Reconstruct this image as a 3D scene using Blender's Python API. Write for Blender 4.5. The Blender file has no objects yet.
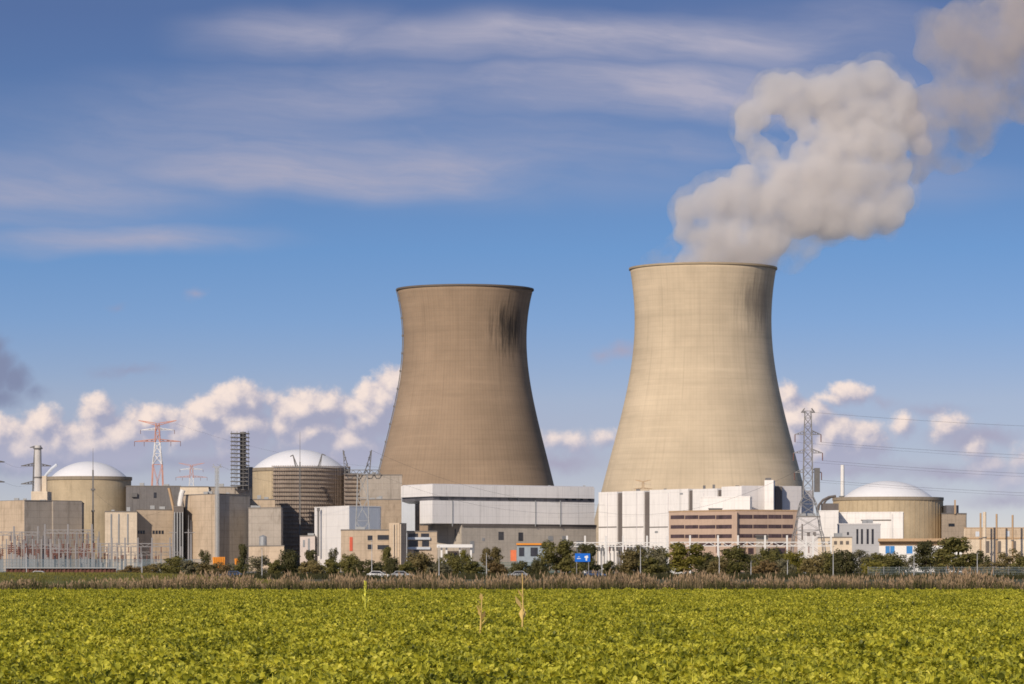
import bpy, bmesh, math, random
import numpy as np
from mathutils import Vector, Matrix, noise as mnoise
random.seed(7); RNG = np.random.default_rng(7)
R = math.radians
SC = bpy.context.scene
COL = SC.collection

# ------------------------------------------------------------------ camera, sky, sun, exposure
F, HOR, EYE = 3600.0, 566.0, 2.4          # focal length in pixels, horizon row, eye height (m)
cam_d = bpy.data.cameras.new('camera'); cam = bpy.data.objects.new('camera', cam_d); COL.objects.link(cam)
cam.location = (0, 0, EYE); cam.rotation_euler = (R(90), 0, 0)
cam_d.sensor_width = 36; cam_d.lens = 36 * F / 1024
cam_d.shift_y = (HOR - 342) / 1024
cam_d.clip_start = .5; cam_d.clip_end = 60000
SC.camera = cam

SUN_AZ, SUN_EL = 28.0, 27.0               # degrees left of straight behind the camera, elevation
sd = Vector((-math.sin(R(SUN_AZ)) * math.cos(R(SUN_EL)), -math.cos(R(SUN_AZ)) * math.cos(R(SUN_EL)), math.sin(R(SUN_EL))))
sun_d = bpy.data.lights.new('sun', 'SUN'); sun_d.energy = 3.9; sun_d.angle = R(.53); sun_d.color = (1, .86, .69)
sun = bpy.data.objects.new('sun', sun_d); COL.objects.link(sun)
sun.rotation_euler = (-sd).to_track_quat('-Z', 'Y').to_euler(); sun.location = (-60, -60, 80)

SC.view_settings.view_transform = 'Standard'; SC.view_settings.look = 'None'
SC.view_settings.exposure = 0; SC.view_settings.gamma = 1; SC.view_settings.use_curve_mapping = False
SC.cycles.max_bounces = 8; SC.cycles.diffuse_bounces = 3; SC.cycles.glossy_bounces = 2
SC.cycles.transmission_bounces = 3; SC.cycles.volume_bounces = 6; SC.cycles.transparent_max_bounces = 16
SC.cycles.use_denoising = True; SC.cycles.filter_width = 1.7
try: SC.cycles.denoiser = 'OPENIMAGEDENOISE'
except Exception: pass

# node helper
class NT:
    def __init__(s, t): s.t = t
    def n(s, ty, ins=None, **kw):
        nd = s.t.nodes.new(ty)
        for k, v in kw.items(): setattr(nd, k, v)
        for k, v in (ins or {}).items():
            if isinstance(v, bpy.types.NodeSocket): s.t.links.new(v, nd.inputs[k])
            else: nd.inputs[k].default_value = v
        return nd
    def m(s, op, a, b=None, c=None, clamp=False):
        nd = s.t.nodes.new('ShaderNodeMath'); nd.operation = op; nd.use_clamp = clamp
        for i, v in enumerate((a, b, c)):
            if v is None: continue
            if isinstance(v, bpy.types.NodeSocket): s.t.links.new(v, nd.inputs[i])
            else: nd.inputs[i].default_value = v
        return nd.outputs[0]
    def v(s, op, a, b=None, out=0):
        nd = s.t.nodes.new('ShaderNodeVectorMath'); nd.operation = op
        for i, x in enumerate((a, b)):
            if x is None: continue
            if isinstance(x, bpy.types.NodeSocket): s.t.links.new(x, nd.inputs[i])
            else: nd.inputs[i].default_value = x
        return nd.outputs[out]
    def mix(s, f, a, b, mode='MIX'):
        nd = s.t.nodes.new('ShaderNodeMix'); nd.data_type = 'RGBA'; nd.blend_type = mode; nd.clamp_factor = True
        for k, x in ((0, f), (6, a), (7, b)):
            if isinstance(x, bpy.types.NodeSocket): s.t.links.new(x, nd.inputs[k])
            elif k == 0: nd.inputs[0].default_value = x
            else: nd.inputs[k].default_value = (*x[:3], 1)
        return nd.outputs[2]
    def mapr(s, x, a, b, c=0., d=1., smooth=True):
        nd = s.n('ShaderNodeMapRange', {0: x, 1: a, 2: b, 3: c, 4: d})
        nd.interpolation_type = 'SMOOTHSTEP' if smooth else 'LINEAR'
        return nd.outputs[0]
    def noise(s, vec, scale, detail=4, rough=.55, out=0, dist=0.):
        nd = s.n('ShaderNodeTexNoise', {'Vector': vec, 'Scale': scale, 'Detail': detail, 'Roughness': rough, 'Distortion': dist})
        return nd.outputs[out]
    def ramp(s, f, stops):
        nd = s.n('ShaderNodeValToRGB', {0: f}); cr = nd.color_ramp
        cr.elements[0].position, cr.elements[0].color = stops[0][0], (*stops[0][1], 1)
        cr.elements[1].position, cr.elements[1].color = stops[-1][0], (*stops[-1][1], 1)
        for p, c in stops[1:-1]:
            e = cr.elements.new(p); e.color = (*c, 1)
        return nd.outputs[0]

# ---- sky: Nishita air, cirrus and far cumulus by direction (one unit of (U,V) is about 1.6 degrees of azimuth, elevation)
STR = .15
w = bpy.data.worlds.new('World'); SC.world = w; w.use_nodes = True
w.node_tree.nodes.clear(); N = NT(w.node_tree)
gen = N.n('ShaderNodeTexCoord').outputs['Generated']
sx = N.n('ShaderNodeSeparateXYZ', {0: gen}); X, Y_, Z_ = sx.outputs
U = N.m('MULTIPLY', N.m('ARCTAN2', X, Y_), 36.); V = N.m('MULTIPLY', N.m('ARCSINE', Z_), 36.)
p = N.n('ShaderNodeCombineXYZ', {0: U, 1: V, 2: 0.}).outputs[0]
sky = N.n('ShaderNodeTexSky'); sky.sky_type = 'NISHITA'; sky.sun_disc = False
sky.sun_elevation = R(SUN_EL); sky.sun_rotation = R(180 + SUN_AZ); sky.air_density = 1.0; sky.dust_density = .6; sky.ozone_density = 2.0
# the clear air of that day: deep blue comes down close to the horizon
zb = N.m('MULTIPLY', Z_, 3.2)
N.t.links.new(N.v('NORMALIZE', N.n('ShaderNodeCombineXYZ', {0: X, 1: Y_, 2: N.m('ADD', zb, .06)}).outputs[0]), sky.inputs['Vector'])
tint = N.ramp(N.m('MULTIPLY', V, .1), [(0., (.82, .60, .55)), (.10, (.80, .59, .55)), (.166, (.86, .67, .63)), (.246, (.67, .69, .76)), (.316, (.57, .69, .81)), (.55, (.57, .58, .72)), (1., (1, 1, 1))])
air = N.mix(1., sky.outputs[0], tint, 'MULTIPLY')

def blob_group(name, blobs, warp, wscale, k, detail=0.):
    g = bpy.data.node_groups.new(name, 'ShaderNodeTree')
    g.interface.new_socket('p', in_out='INPUT', socket_type='NodeSocketVector')
    g.interface.new_socket('h', in_out='OUTPUT', socket_type='NodeSocketFloat')
    n = NT(g); gi = g.nodes.new('NodeGroupInput'); go = g.nodes.new('NodeGroupOutput')
    grow = 1.22 if detail else 1.
    q = gi.outputs[0]
    w1 = n.v('SUBTRACT', n.noise(q, wscale, 5, .58, out=1), (.5, .5, .5))
    w2 = n.v('SUBTRACT', n.noise(n.v('ADD', q, (7, 3, 0)), wscale * .33, 2, .5, out=1), (.5, .5, .5))
    ws = n.n('ShaderNodeVectorMath', operation='SCALE'); g.links.new(w1, ws.inputs[0]); ws.inputs['Scale'].default_value = warp
    ws2 = n.n('ShaderNodeVectorMath', operation='SCALE'); g.links.new(w2, ws2.inputs[0]); ws2.inputs['Scale'].default_value = warp * .40
    q = n.v('ADD', n.v('ADD', q, ws.outputs[0]), ws2.outputs[0])
    q = n.v('MULTIPLY', q, (1, 1, 0))
    acc = None
    for (cx, cy, rx, ry) in blobs:
        c = ((cx - 512) / 100, (HOR - cy) / 100, 0)
        d = n.v('LENGTH', n.v('MULTIPLY', n.v('SUBTRACT', q, c), (100 / rx / grow, 100 / ry / (1 + (grow - 1) * .5), 0)), out=1)
        h = n.m('MULTIPLY', n.m('SUBTRACT', 1., d), min(rx, ry) / 25)
        acc = h if acc is None else n.m('SMOOTH_MAX', acc, h, k)
    if detail:
        dn = n.noise(gi.outputs[0], 4.2, 6, .62)
        acc = n.m('ADD', acc, n.m('MULTIPLY', n.m('SUBTRACT', dn, .5), detail))
    g.links.new(acc, go.inputs[0])
    return g
cum = [(0,440,28,24),(30,449,38,24),(45,424,20,18),(62,440,24,20),(97,411,19,17),(95,426,15,14),(90,448,40,24),(122,440,28,25),(150,424,24,19),(172,420,15,12),
 (135,416,14,12),(190,432,25,22),(212,415,26,22),(232,404,24,22),(252,400,20,18),(240,427,34,28),(272,400,12,12),(286,424,16,16),(300,412,27,24),(323,408,23,20),
 (346,410,18,15),(310,430,30,22),(364,420,26,24),(380,402,24,24),(388,378,15,15),(396,388,22,24),(350,442,30,20),
 (787,397,16,15),(800,425,30,28),(830,440,30,26),(860,440,26,20),(848,396,20,14),(832,402,20,10),(870,436,16,12),(786,440,30,30),(815,452,34,22),
 (946,428,17,14),(956,421,9,9),(900,428,14,12),(973,450,12,12),(985,468,16,12),(1022,460,14,12),(1006,480,18,12),(576,440,18,10),(552,440,14,9),(602,438,16,8),
 (1090,440,40,30),(1150,425,35,35),(1210,440,50,25),(-60,430,35,35),(-120,440,45,25),(-180,420,35,35),(1330,430,60,30),(-300,430,70,30)]
gg = blob_group('cumulus_height', cum, .20, 3.6, .10, .85)
def ev(vec):
    nd = N.t.nodes.new('ShaderNodeGroup'); nd.node_tree = gg; N.t.links.new(vec, nd.inputs[0]); return nd.outputs[0]
h0 = ev(p); h1 = ev(N.v('ADD', p, (-.075, .10, 0)))
alpha = N.mapr(h0, N.mapr(V, 1.0, 1.8, -.30, -.06), .36)
lit = N.mapr(N.m('SUBTRACT', h0, h1), -.24, .60)
# cloud bases sit in the grey-blue distance
lowf = N.mapr(V, .75, 1.5)
litc = N.mix(lit, (2.5, 2.55, 3.4), (6.3, 5.25, 4.7))
litc = N.mix(N.m('MULTIPLY', N.m('SUBTRACT', 1., lowf), .75), litc, (3.1, 3.15, 4.0))
# grey flat clouds
gry = [(2,352,14,18),(-8,375,34,30),(18,384,24,20),(40,395,18,10),(0,400,40,16),(132,368,46,8),(105,370,22,6),(197,296,13,9),(117,310,12,6),(620,350,22,13),(605,354,16,10),(640,345,14,9),
 (930,410,50,10),(880,404,26,8),(855,468,80,12),(560,462,50,14),(60,465,120,14),(330,455,110,14),(975,440,60,16),(945,472,95,13),(890,492,70,9),(1005,500,60,11),(220,462,120,12),(1150,400,70,12),(-150,380,60,20)]
g2 = blob_group('grey_cloud_height', gry, .30, 2.6, .08)
nd = N.t.nodes.new('ShaderNodeGroup'); nd.node_tree = g2; N.t.links.new(p, nd.inputs[0])
a2 = N.m('MULTIPLY', N.mapr(nd.outputs[0], -.08, .62), .88)
# cirrus: long wisps, combed by the wind
wp = N.noise(N.v('MULTIPLY', p, (.5, .8, 0)), 1.0, 3, .5, out=1)
sh = N.n('ShaderNodeCombineXYZ', {0: N.m('MULTIPLY', U, .34), 1: N.m('ADD', N.m('MULTIPLY', V, 2.3), N.m('MULTIPLY', U, .16)), 2: 3.7}).outputs[0]
sh = N.v('ADD', sh, N.v('MULTIPLY', N.v('SUBTRACT', wp, (.5, .5, .5)), (1.0, .9, 0)))
st = N.noise(sh, 1.25, 7, .60)
veil = [(350,165,270,36,.80),(600,45,350,32,.78),(680,96,330,36,.76),(340,95,260,40,.42),(110,238,190,19,.55),(300,36,130,30,.5),(40,190,240,50,.42),(230,140,300,60,.30),(520,150,320,60,.26),(800,60,260,60,.26),(880,190,160,30,.22),(150,120,150,40,.2),(330,450,500,60,.25),
 (640,150,200,26,.3),(860,30,120,30,.3),(1300,90,350,50,.5),(-350,140,350,60,.5)]
ac = None
for (cx, cy, rx, ry, s) in veil:
    d = N.v('LENGTH', N.v('MULTIPLY', N.v('SUBTRACT', N.v('ADD', p, N.v('MULTIPLY', N.v('SUBTRACT', wp, (.5, .5, .5)), (.8, .55, 0))), ((cx - 512) / 100, (HOR - cy) / 100, 0)), (100 / rx, 100 / ry, 0)), out=1)
    h = N.m('MULTIPLY', N.mapr(d, 1.25, .0), s)
    ac = h if ac is None else N.m('MAXIMUM', ac, h)
st2 = N.noise(N.v('MULTIPLY', sh, (1.2, .9, 1)), 2.2, 5, .55)
ac = N.m('MULTIPLY', ac, N.mapr(st2, .30, .70, .84, 1.14))
a3 = N.m('MULTIPLY', ac, N.mapr(st, .24, .68, .70, 1.60), clamp=True)
c = N.mix(a3, air, (2.8, 2.75, 3.5))
c = N.mix(a2, c, N.mix(N.mapr(U, -4.75, -4.2), (1.45, 1.65, 2.55), N.mix(N.mapr(U, -3.4, -3.2), (2.05, 2.1, 3.0), (2.6, 2.5, 3.3))))
c = N.mix(N.m('MULTIPLY', alpha, N.mapr(V, .30, 1.1, .25, .97)), c, litc)
bg = N.n('ShaderNodeBackground', {'Color': c, 'Strength': STR})
N.t.links.new(bg.outputs[0], N.n('ShaderNodeOutputWorld').inputs[0])
w.cycles.sampling_method = 'MANUAL'; w.cycles.sample_map_resolution = 1024

# ------------------------------------------------------------------ helpers
def gx(px, Y): return (px - 512) / F * Y
def zz(py, Y): return EYE + (HOR - py) / F * Y
def P(px, py, Y): return Vector((gx(px, Y), Y, zz(py, Y)))
def origin(o):
    while o.parent: o = o.parent
    return Vector(o.location)

class MB:
    def __init__(s): s.v = []; s.f = []; s.attr = None
    def add(s, vs, fs):
        b = len(s.v); s.v += [tuple(q) for q in vs]; s.f += [tuple(b + i for i in f) for f in fs]; return s
    def prism(s, pts, z0, z1, taper=None):
        n = len(pts); top = taper or pts
        vs = [(x, y, z0) for x, y in pts] + [(x, y, z1) for x, y in top]
        fs = [tuple(range(n))[::-1], tuple(range(n, 2 * n))] + [(i, (i + 1) % n, n + (i + 1) % n, n + i) for i in range(n)]
        return s.add(vs, fs)
    def box(s, x0, x1, y0, y1, z0, z1): return s.prism([(x0, y0), (x1, y0), (x1, y1), (x0, y1)], z0, z1)
    def bar(s, a, b, w, w2=None):
        a, b = Vector(a), Vector(b); d = (b - a)
        if d.length < 1e-6: return s
        d.normalize(); u = d.orthogonal() if abs(d.z) < .99 else Vector((1, 0, 0))
        if abs(d.z) < .99: u = d.cross(Vector((0, 0, 1))).normalized()
        v = d.cross(u).normalized(); w2 = w if w2 is None else w2
        vs = [a + u * i * w / 2 + v * j * w / 2 for i, j in ((-1, -1), (1, -1), (1, 1), (-1, 1))] + [b + u * i * w2 / 2 + v * j * w2 / 2 for i, j in ((-1, -1), (1, -1), (1, 1), (-1, 1))]
        return s.add(vs, [(3, 2, 1, 0), (4, 5, 6, 7), (0, 1, 5, 4), (1, 2, 6, 5), (2, 3, 7, 6), (3, 0, 4, 7)])
    def tube(s, path, r, n=8, r2=None):
        path = [Vector(q) for q in path]; rings = []
        b = len(s.v); L = len(path)
        for i, q in enumerate(path):
            d = (path[min(i + 1, L - 1)] - path[max(i - 1, 0)]).normalized()
            u = Vector((1, 0, 0)) if abs(d.z) > .99 else d.cross(Vector((0, 0, 1))).normalized()
            v = d.cross(u).normalized(); rr = r if r2 is None else r + (r2 - r) * i / (L - 1)
            for k in range(n):
                a = 2 * math.pi * k / n; s.v.append(tuple(q + u * math.cos(a) * rr + v * math.sin(a) * rr))
        for i in range(L - 1):
            for k in range(n):
                s.f.append((b + i * n + k, b + i * n + (k + 1) % n, b + (i + 1) * n + (k + 1) % n, b + (i + 1) * n + k))
        s.f.append(tuple(b + k for k in range(n))[::-1]); s.f.append(tuple(b + (L - 1) * n + k for k in range(n)))
        return s
    def lathe(s, cx, cy, prof, n=96, a0=0., a1=2 * math.pi, cap=True):
        """prof: list of (r, z); closed in angle when the full turn is used"""
        full = abs(a1 - a0 - 2 * math.pi) < 1e-6; b = len(s.v); m = n if full else n + 1
        for r, z in prof:
            for k in range(m):
                a = a0 + (a1 - a0) * k / n; s.v.append((cx + r * math.cos(a), cy + r * math.sin(a), z))
        for i in range(len(prof) - 1):
            for k in range(n):
                k2 = (k + 1) % m; s.f.append((b + i * m + k, b + i * m + k2, b + (i + 1) * m + k2, b + (i + 1) * m + k))
        return s
    def build(s, name, mat, parent=None, smooth=False, loc=None, recalc=True, uniq=True):
        me = bpy.data.meshes.new(name)
        o_ = origin(parent) if parent else None
        vs = np.array(s.v, dtype=float)
        if o_ is None:
            if loc is None: loc = ((vs[:, 0].min() + vs[:, 0].max()) / 2, (vs[:, 1].min() + vs[:, 1].max()) / 2, vs[:, 2].min())
            o_ = Vector(loc)
        vs = vs - np.array(o_)
        me.from_pydata([tuple(q) for q in vs], [], s.f)
        if recalc:
            bm = bmesh.new(); bm.from_mesh(me); bmesh.ops.recalc_face_normals(bm, faces=bm.faces); bm.to_mesh(me); bm.free()
        if smooth: me.polygons.foreach_set('use_smooth', [True] * len(me.polygons))
        me.materials.append(mat)
        ob = bpy.data.objects.new(name, me); COL.objects.link(ob)
        if parent: ob.parent = parent
        else: ob.location = o_
        return ob

def tag(o, label, cat, group=None, kind=None):
    if label: o['label'] = label
    if cat: o['category'] = cat
    if group: o['group'] = group
    if kind: o['kind'] = kind
    return o
def thing(name, label, cat, loc=(0, 0, 0), group=None):
    o = bpy.data.objects.new(name, None); COL.objects.link(o); o.location = loc
    o.empty_display_size = .5
    return tag(o, label, cat, group)
def structure(name, mb, mat, **k):
    o = mb.build(name, mat, **k); o['kind'] = 'structure'; return o
def copy_thing(root, loc, label=None, rz=None, sc=None):
    r = root.copy(); COL.objects.link(r); r.location = loc
    if rz is not None: r.rotation_euler = (0, 0, rz)
    if sc is not None: r.scale = sc
    if label: r['label'] = label
    def rec(a, b):
        for ch in a.children:
            c_ = ch.copy(); COL.objects.link(c_); c_.parent = b; rec(ch, c_)
    rec(root, r); return r

# ------------------------------------------------------------------ materials
def M(name, col, rough=.85, var=.16, scale=.12, streak=0., lines=(), metallic=0., bump=0., spec=.3, grime=0.):
    """procedural surface: colour drift, rain streaks, joints. lines: (axis, spacing m, width fraction, darkening)"""
    m = bpy.data.materials.new(name); m.use_nodes = True; t = m.node_tree; n = NT(t)
    b = t.nodes['Principled BSDF']
    co = n.n('ShaderNodeTexCoord').outputs['Object']
    big = n.noise(co, scale, 5, .6)
    fine = n.noise(co, scale * 9, 4, .6)
    f = n.m('ADD', n.m('MULTIPLY', big, .65), n.m('MULTIPLY', fine, .35))
    f = n.mapr(f, .3, .7, 0, 1, smooth=False)
    c1 = tuple(x * (1 - var) for x in col); c2 = tuple(min(.92, x * (1 + var)) for x in col)
    c_ = n.mix(f, c1, c2)
    s3 = n.n('ShaderNodeSeparateXYZ', {0: co})
    if streak:
        sv = n.v('MULTIPLY', co, (1, 1, .05)); sn = n.noise(sv, scale * 7, 4, .6)
        c_ = n.mix(n.mapr(sn, .48, .72, 0, streak), c_, tuple(x * .45 for x in col))
    if grime:
        gn = n.noise(n.v('MULTIPLY', co, (1, 1, .4)), scale * 2.3, 6, .65)
        c_ = n.mix(n.mapr(gn, .52, .68, 0, grime), c_, tuple(x * y for x, y in zip(col, (.5, .48, .45))))
    for ax, sp, wd, dk in lines:
        q = s3.outputs[2] if ax == 'z' else n.m('ADD', s3.outputs[0], n.m('MULTIPLY', s3.outputs[1], .83))
        fr = n.m('FRACT', n.m('ADD', n.m('DIVIDE', q, sp), 100.13))
        c_ = n.mix(n.m('MULTIPLY', n.m('LESS_THAN', fr, wd), dk), c_, tuple(x * .3 for x in col))
    t.links.new(c_, b.inputs['Base Color'])
    b.inputs['Roughness'].default_value = rough; b.inputs['Metallic'].default_value = metallic
    b.inputs['Specular IOR Level'].default_value = spec
    if bump:
        bp = n.n('ShaderNodeBump', {'Height': fine, 'Strength': bump, 'Distance': .3}); t.links.new(bp.outputs[0], b.inputs['Normal'])
    return m

def leafmat(name, c1, c2, trans=.48, rough=.6, attr=True, dist=None):
    m = bpy.data.materials.new(name); m.use_nodes = True; t = m.node_tree; n = NT(t); t.nodes.clear()
    rnd = n.n('ShaderNodeObjectInfo').outputs['Random']
    at = n.n('ShaderNodeAttribute', attribute_name='tone').outputs['Fac']
    f = n.m('ADD', n.m('MULTIPLY', at, .65), n.m('MULTIPLY', rnd, .35))
    c_ = n.mix(f, c1, c2)
    pb = n.n('ShaderNodeBsdfPrincipled', {'Base Color': c_, 'Roughness': rough}); pb.inputs['Specular IOR Level'].default_value = .25
    tr = n.n('ShaderNodeBsdfTranslucent', {'Color': c_})
    mx = n.n('ShaderNodeMixShader', {0: trans}); t.links.new(pb.outputs[0], mx.inputs[1]); t.links.new(tr.outputs[0], mx.inputs[2])
    t.links.new(mx.outputs[0], n.n('ShaderNodeOutputMaterial').inputs[0])
    return m

def towermat(name, col, cx_stain, z_stain, rz_stain, amount, lift, ribs, dark, rough=.9, hor=.10, rib=.16):
    m = bpy.data.materials.new(name); m.use_nodes = True; t = m.node_tree; n = NT(t); b = t.nodes['Principled BSDF']
    co = n.n('ShaderNodeTexCoord').outputs['Object']; x, y, z = n.n('ShaderNodeSeparateXYZ', {0: co}).outputs
    ang = n.m('ARCTAN2', x, n.m('MULTIPLY', y, -1.))          # 0 faces the camera side, + to the right
    av = n.n('ShaderNodeCombineXYZ', {0: n.m('MULTIPLY', ang, 40.), 1: z, 2: 0.}).outputs[0]
    big = n.noise(co, .02, 5, .6)
    c_ = n.mix(n.mapr(big, .3, .7), tuple(q * .86 for q in col), tuple(q * 1.12 for q in col))
    # pour lifts: each ring of concrete is a little different
    ring = n.m('FLOOR', n.m('DIVIDE', z, lift))
    wn = n.n('ShaderNodeTexWhiteNoise', {'Vector': n.n('ShaderNodeCombineXYZ', {0: ring, 1: n.m('FLOOR', n.m('MULTIPLY', ang, 3.2)), 2: 0.}).outputs[0]}); wn.noise_dimensions = '3D'
    c_ = n.mix(n.mapr(wn.outputs[0], 0, 1, 0, hor, False), c_, tuple(q * .62 for q in col))
    fr = n.m('FRACT', n.m('DIVIDE', z, lift * 2)); c_ = n.mix(n.m('MULTIPLY', n.m('LESS_THAN', fr, .16), hor), c_, tuple(q * .5 for q in col))
    fa = n.m('FRACT', n.m('MULTIPLY', ang, ribs)); c_ = n.mix(n.m('MULTIPLY', n.m('LESS_THAN', fa, .22), rib), c_, tuple(q * .45 for q in col))
    bands = n.noise(n.n('ShaderNodeCombineXYZ', {0: n.m('MULTIPLY', ang, .35), 1: 0., 2: n.m('MULTIPLY', z, .13)}).outputs[0], 1.0, 4, .6)
    c_ = n.mix(n.mapr(bands, .50, .66, 0, .30), c_, tuple(q * .66 for q in col)); c_ = n.mix(n.mapr(bands, .46, .34, 0, .35), c_, tuple(min(.9, q * 1.22) for q in col))
    # weathering streaks running down
    sv = n.v('MULTIPLY', av, (1, .022, 0)); sn = n.noise(sv, .55, 5, .65)
    c_ = n.mix(n.mapr(sn, .5, .75, 0, .30), c_, tuple(q * .5 for q in col))
    sn3 = n.noise(n.v('MULTIPLY', av, (.5, .05, 0)), .3, 5, .65)
    c_ = n.mix(n.m('MULTIPLY', n.mapr(sn3, .5, .7), n.mapr(z, z_stain - 25, z_stain + 30, 0, .30)), c_, tuple(q * .45 for q in col))
    # the soot-black patch under the rim
    da = n.m('DIVIDE', n.m('SUBTRACT', ang, cx_stain), .56); dz = n.m('DIVIDE', n.m('SUBTRACT', z, z_stain), rz_stain)
    dd = n.m('SQRT', n.m('ADD', n.m('MULTIPLY', da, da), n.m('MULTIPLY', dz, dz)))
    sn2 = n.noise(n.v('MULTIPLY', av, (1, .07, 0)), .55, 6, .7)
    pat = n.mapr(n.m('ADD', n.m('SUBTRACT', 1., dd), n.m('MULTIPLY', n.m('SUBTRACT', sn2, .5), 2.0)), .15, .95, 0, amount)
    pat = n.m('MULTIPLY', pat, n.mapr(dd, 1.5, .7))
    c_ = n.mix(pat, c_, dark)
    t.links.new(c_, b.inputs['Base Color']); b.inputs['Roughness'].default_value = rough; b.inputs['Specular IOR Level'].default_value = .2
    bp = n.n('ShaderNodeBump', {'Height': n.noise(co, .6, 5, .6), 'Strength': .25, 'Distance': .4}); t.links.new(bp.outputs[0], b.inputs['Normal'])
    return m

tanc = M('tan_concrete', (.53, .42, .31), streak=.35, grime=.35, lines=(('z', 3.0, .07, .22), ('x', 6.0, .03, .25)))
greyc = M('grey_concrete', (.38, .335, .29), streak=.4, grime=.42, lines=(('z', 3.2, .07, .25), ('x', 7.0, .03, .25)))
darkc = M('dark_concrete', (.19, .18, .18), streak=.3, grime=.3, lines=(('x', 4.0, .05, .4),))
domewall = M('containment_concrete', (.48, .39, .265), streak=.28, grime=.25, lines=(('z', 4.2, .05, .12),))
ribwall = M('ribbed_tan_wall', (.50, .40, .265), streak=.3, grime=.2)
white = M('white_cladding', (.82, .79, .765), rough=.55, var=.05, streak=.22, grime=.14, lines=(('x', 1.6, .10, .08), ('z', 5.2, .03, .22), ('x', 12.8, .02, .25)))
whited = M('grey_white_cladding', (.60, .58, .59), rough=.55, var=.06, streak=.16, lines=(('z', 2.4, .06, .16), ('x', 8., .02, .2)))
bluew = M('pale_blue_cladding', (.56, .60, .66), rough=.5, var=.06, streak=.1, lines=(('x', 2., .08, .12),))
domew = M('white_dome', (.80, .79, .80), rough=.45, var=.03, scale=.2, streak=.08)
cream = M('cream_render', (.68, .57, .44), streak=.25, grime=.2, lines=(('z', 4., .04, .2),))
pinkt = M('pink_brick', (.52, .38, .29), var=.1, streak=.15, grime=.15, lines=(('z', .6, .12, .15),))
strip = M('dark_strip_cladding', (.15, .145, .155), rough=.4, var=.35, scale=.06, lines=(('x', 9., .3, .35),))
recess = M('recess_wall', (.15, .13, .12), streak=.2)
roofm = M('roof_felt', (.20, .18, .165), var=.2)
tanroof = M('tan_fascia', (.45, .31, .19), var=.12, streak=.2)
glass = M('window_glass', (.035, .038, .05), rough=.15, var=.5, scale=.5, spec=.5)
glassr = M('office_window_glass', (.085, .055, .06), rough=.2, var=.45, scale=.35, spec=.5, lines=(('x', 2.4, .14, .5),))
bglass = M('blue_window_glass', (.03, .20, .52), rough=.25, var=.3, scale=.4, spec=.5)
steel = M('galvanised_steel', (.34, .35, .36), rough=.5, var=.15, metallic=.3)
dsteel = M('weathered_steel', (.15, .145, .145), rough=.6, var=.25)
scaffm = M('rusty_scaffold', (.23, .18, .15), rough=.8, var=.4, scale=.4)
scaffw = M('scaffold_shade_net', (.36, .305, .26), rough=.9, var=.3, scale=.3, streak=.35, grime=.45)
lampm = M('lamp_post_grey', (.50, .50, .51), rough=.55, var=.08)
postg = M('grey_post', (.27, .26, .265), rough=.6, var=.1)
whitem = M('white_metal', (.72, .71, .70), rough=.5, var=.06)
insul = M('brown_insulator', (.21, .105, .085), rough=.35, var=.3, scale=.8)
redm = M('red_paint', (.62, .12, .07), rough=.5, var=.15)
pyls = M('pylon_steel', (.25, .245, .25), rough=.6, var=.15)
pylw = M('pylon_white_paint', (.75, .73, .72), rough=.5, var=.08)
pylr = M('pylon_red_paint', (.54, .27, .21), rough=.5, var=.15)
orangem = M('orange_paint', (.75, .28, .03), rough=.5, var=.15)
yellowm = M('yellow_paint', (.72, .45, .04), rough=.5, var=.12)
bluem = M('blue_sign_paint', (.008, .14, .62), rough=.4, var=.05)
signw = M('white_sign_paint', (.8, .8, .8), rough=.4, var=.03)
wirem = M('wire', (.075, .07, .075), rough=.6, var=.1)
rustw = M('rust_piles', (.15, .065, .05), var=.35, scale=.4, lines=(('x', 1.3, .35, .5),))
fencem = M('fence_wire', (.22, .27, .28), rough=.5, var=.12)
fenceg = M('green_fence_wire', (.06, .16, .13), rough=.5, var=.12)
bark = M('bark', (.085, .065, .045), var=.3, scale=1., bump=.4)
asphalt = M('asphalt', (.055, .055, .057), rough=.9, var=.2, scale=.5)
markm = M('road_paint', (.7, .7, .68), var=.15, scale=.8)
kerbm = M('kerb_concrete', (.35, .34, .32), var=.15, scale=.8)
soil = M('soil', (.045, .045, .018), var=.5, scale=.8, bump=.6)
tyre = M('tyre_rubber', (.02, .02, .02)); rimm = M('wheel_rim', (.4, .4, .42), metallic=.6, rough=.4)
cpaint = {k: M(k + '_car_paint', c_, rough=.25, var=.02, spec=.5) for k, c_ in dict(white=(.78, .78, .78), silver=(.42, .44, .47), blue=(.05, .09, .2), dark=(.04, .04, .045), red=(.4, .03, .03)).items()}

def groundmat():
    m = bpy.data.materials.new('rough_grassland'); m.use_nodes = True; n = NT(m.node_tree); b = m.node_tree.nodes['Principled BSDF']
    co = n.n('ShaderNodeTexCoord').outputs['Object']
    c_ = n.ramp(n.mapr(n.noise(co, .03, 8, .65), .3, .7), [(0, (.035, .045, .014)), (.5, (.085, .085, .03)), (1, (.15, .12, .055))])
    c_ = n.mix(n.mapr(n.noise(co, 1.4, 5, .6), .4, .75, 0, .6), c_, (.03, .033, .012))
    m.node_tree.links.new(c_, b.inputs['Base Color']); b.inputs['Roughness'].default_value = .95
    bp = n.n('ShaderNodeBump', {'Height': n.noise(co, 1.1, 6, .6), 'Strength': .8, 'Distance': .4}); m.node_tree.links.new(bp.outputs[0], b.inputs['Normal'])
    return m
grassg = groundmat()

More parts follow.
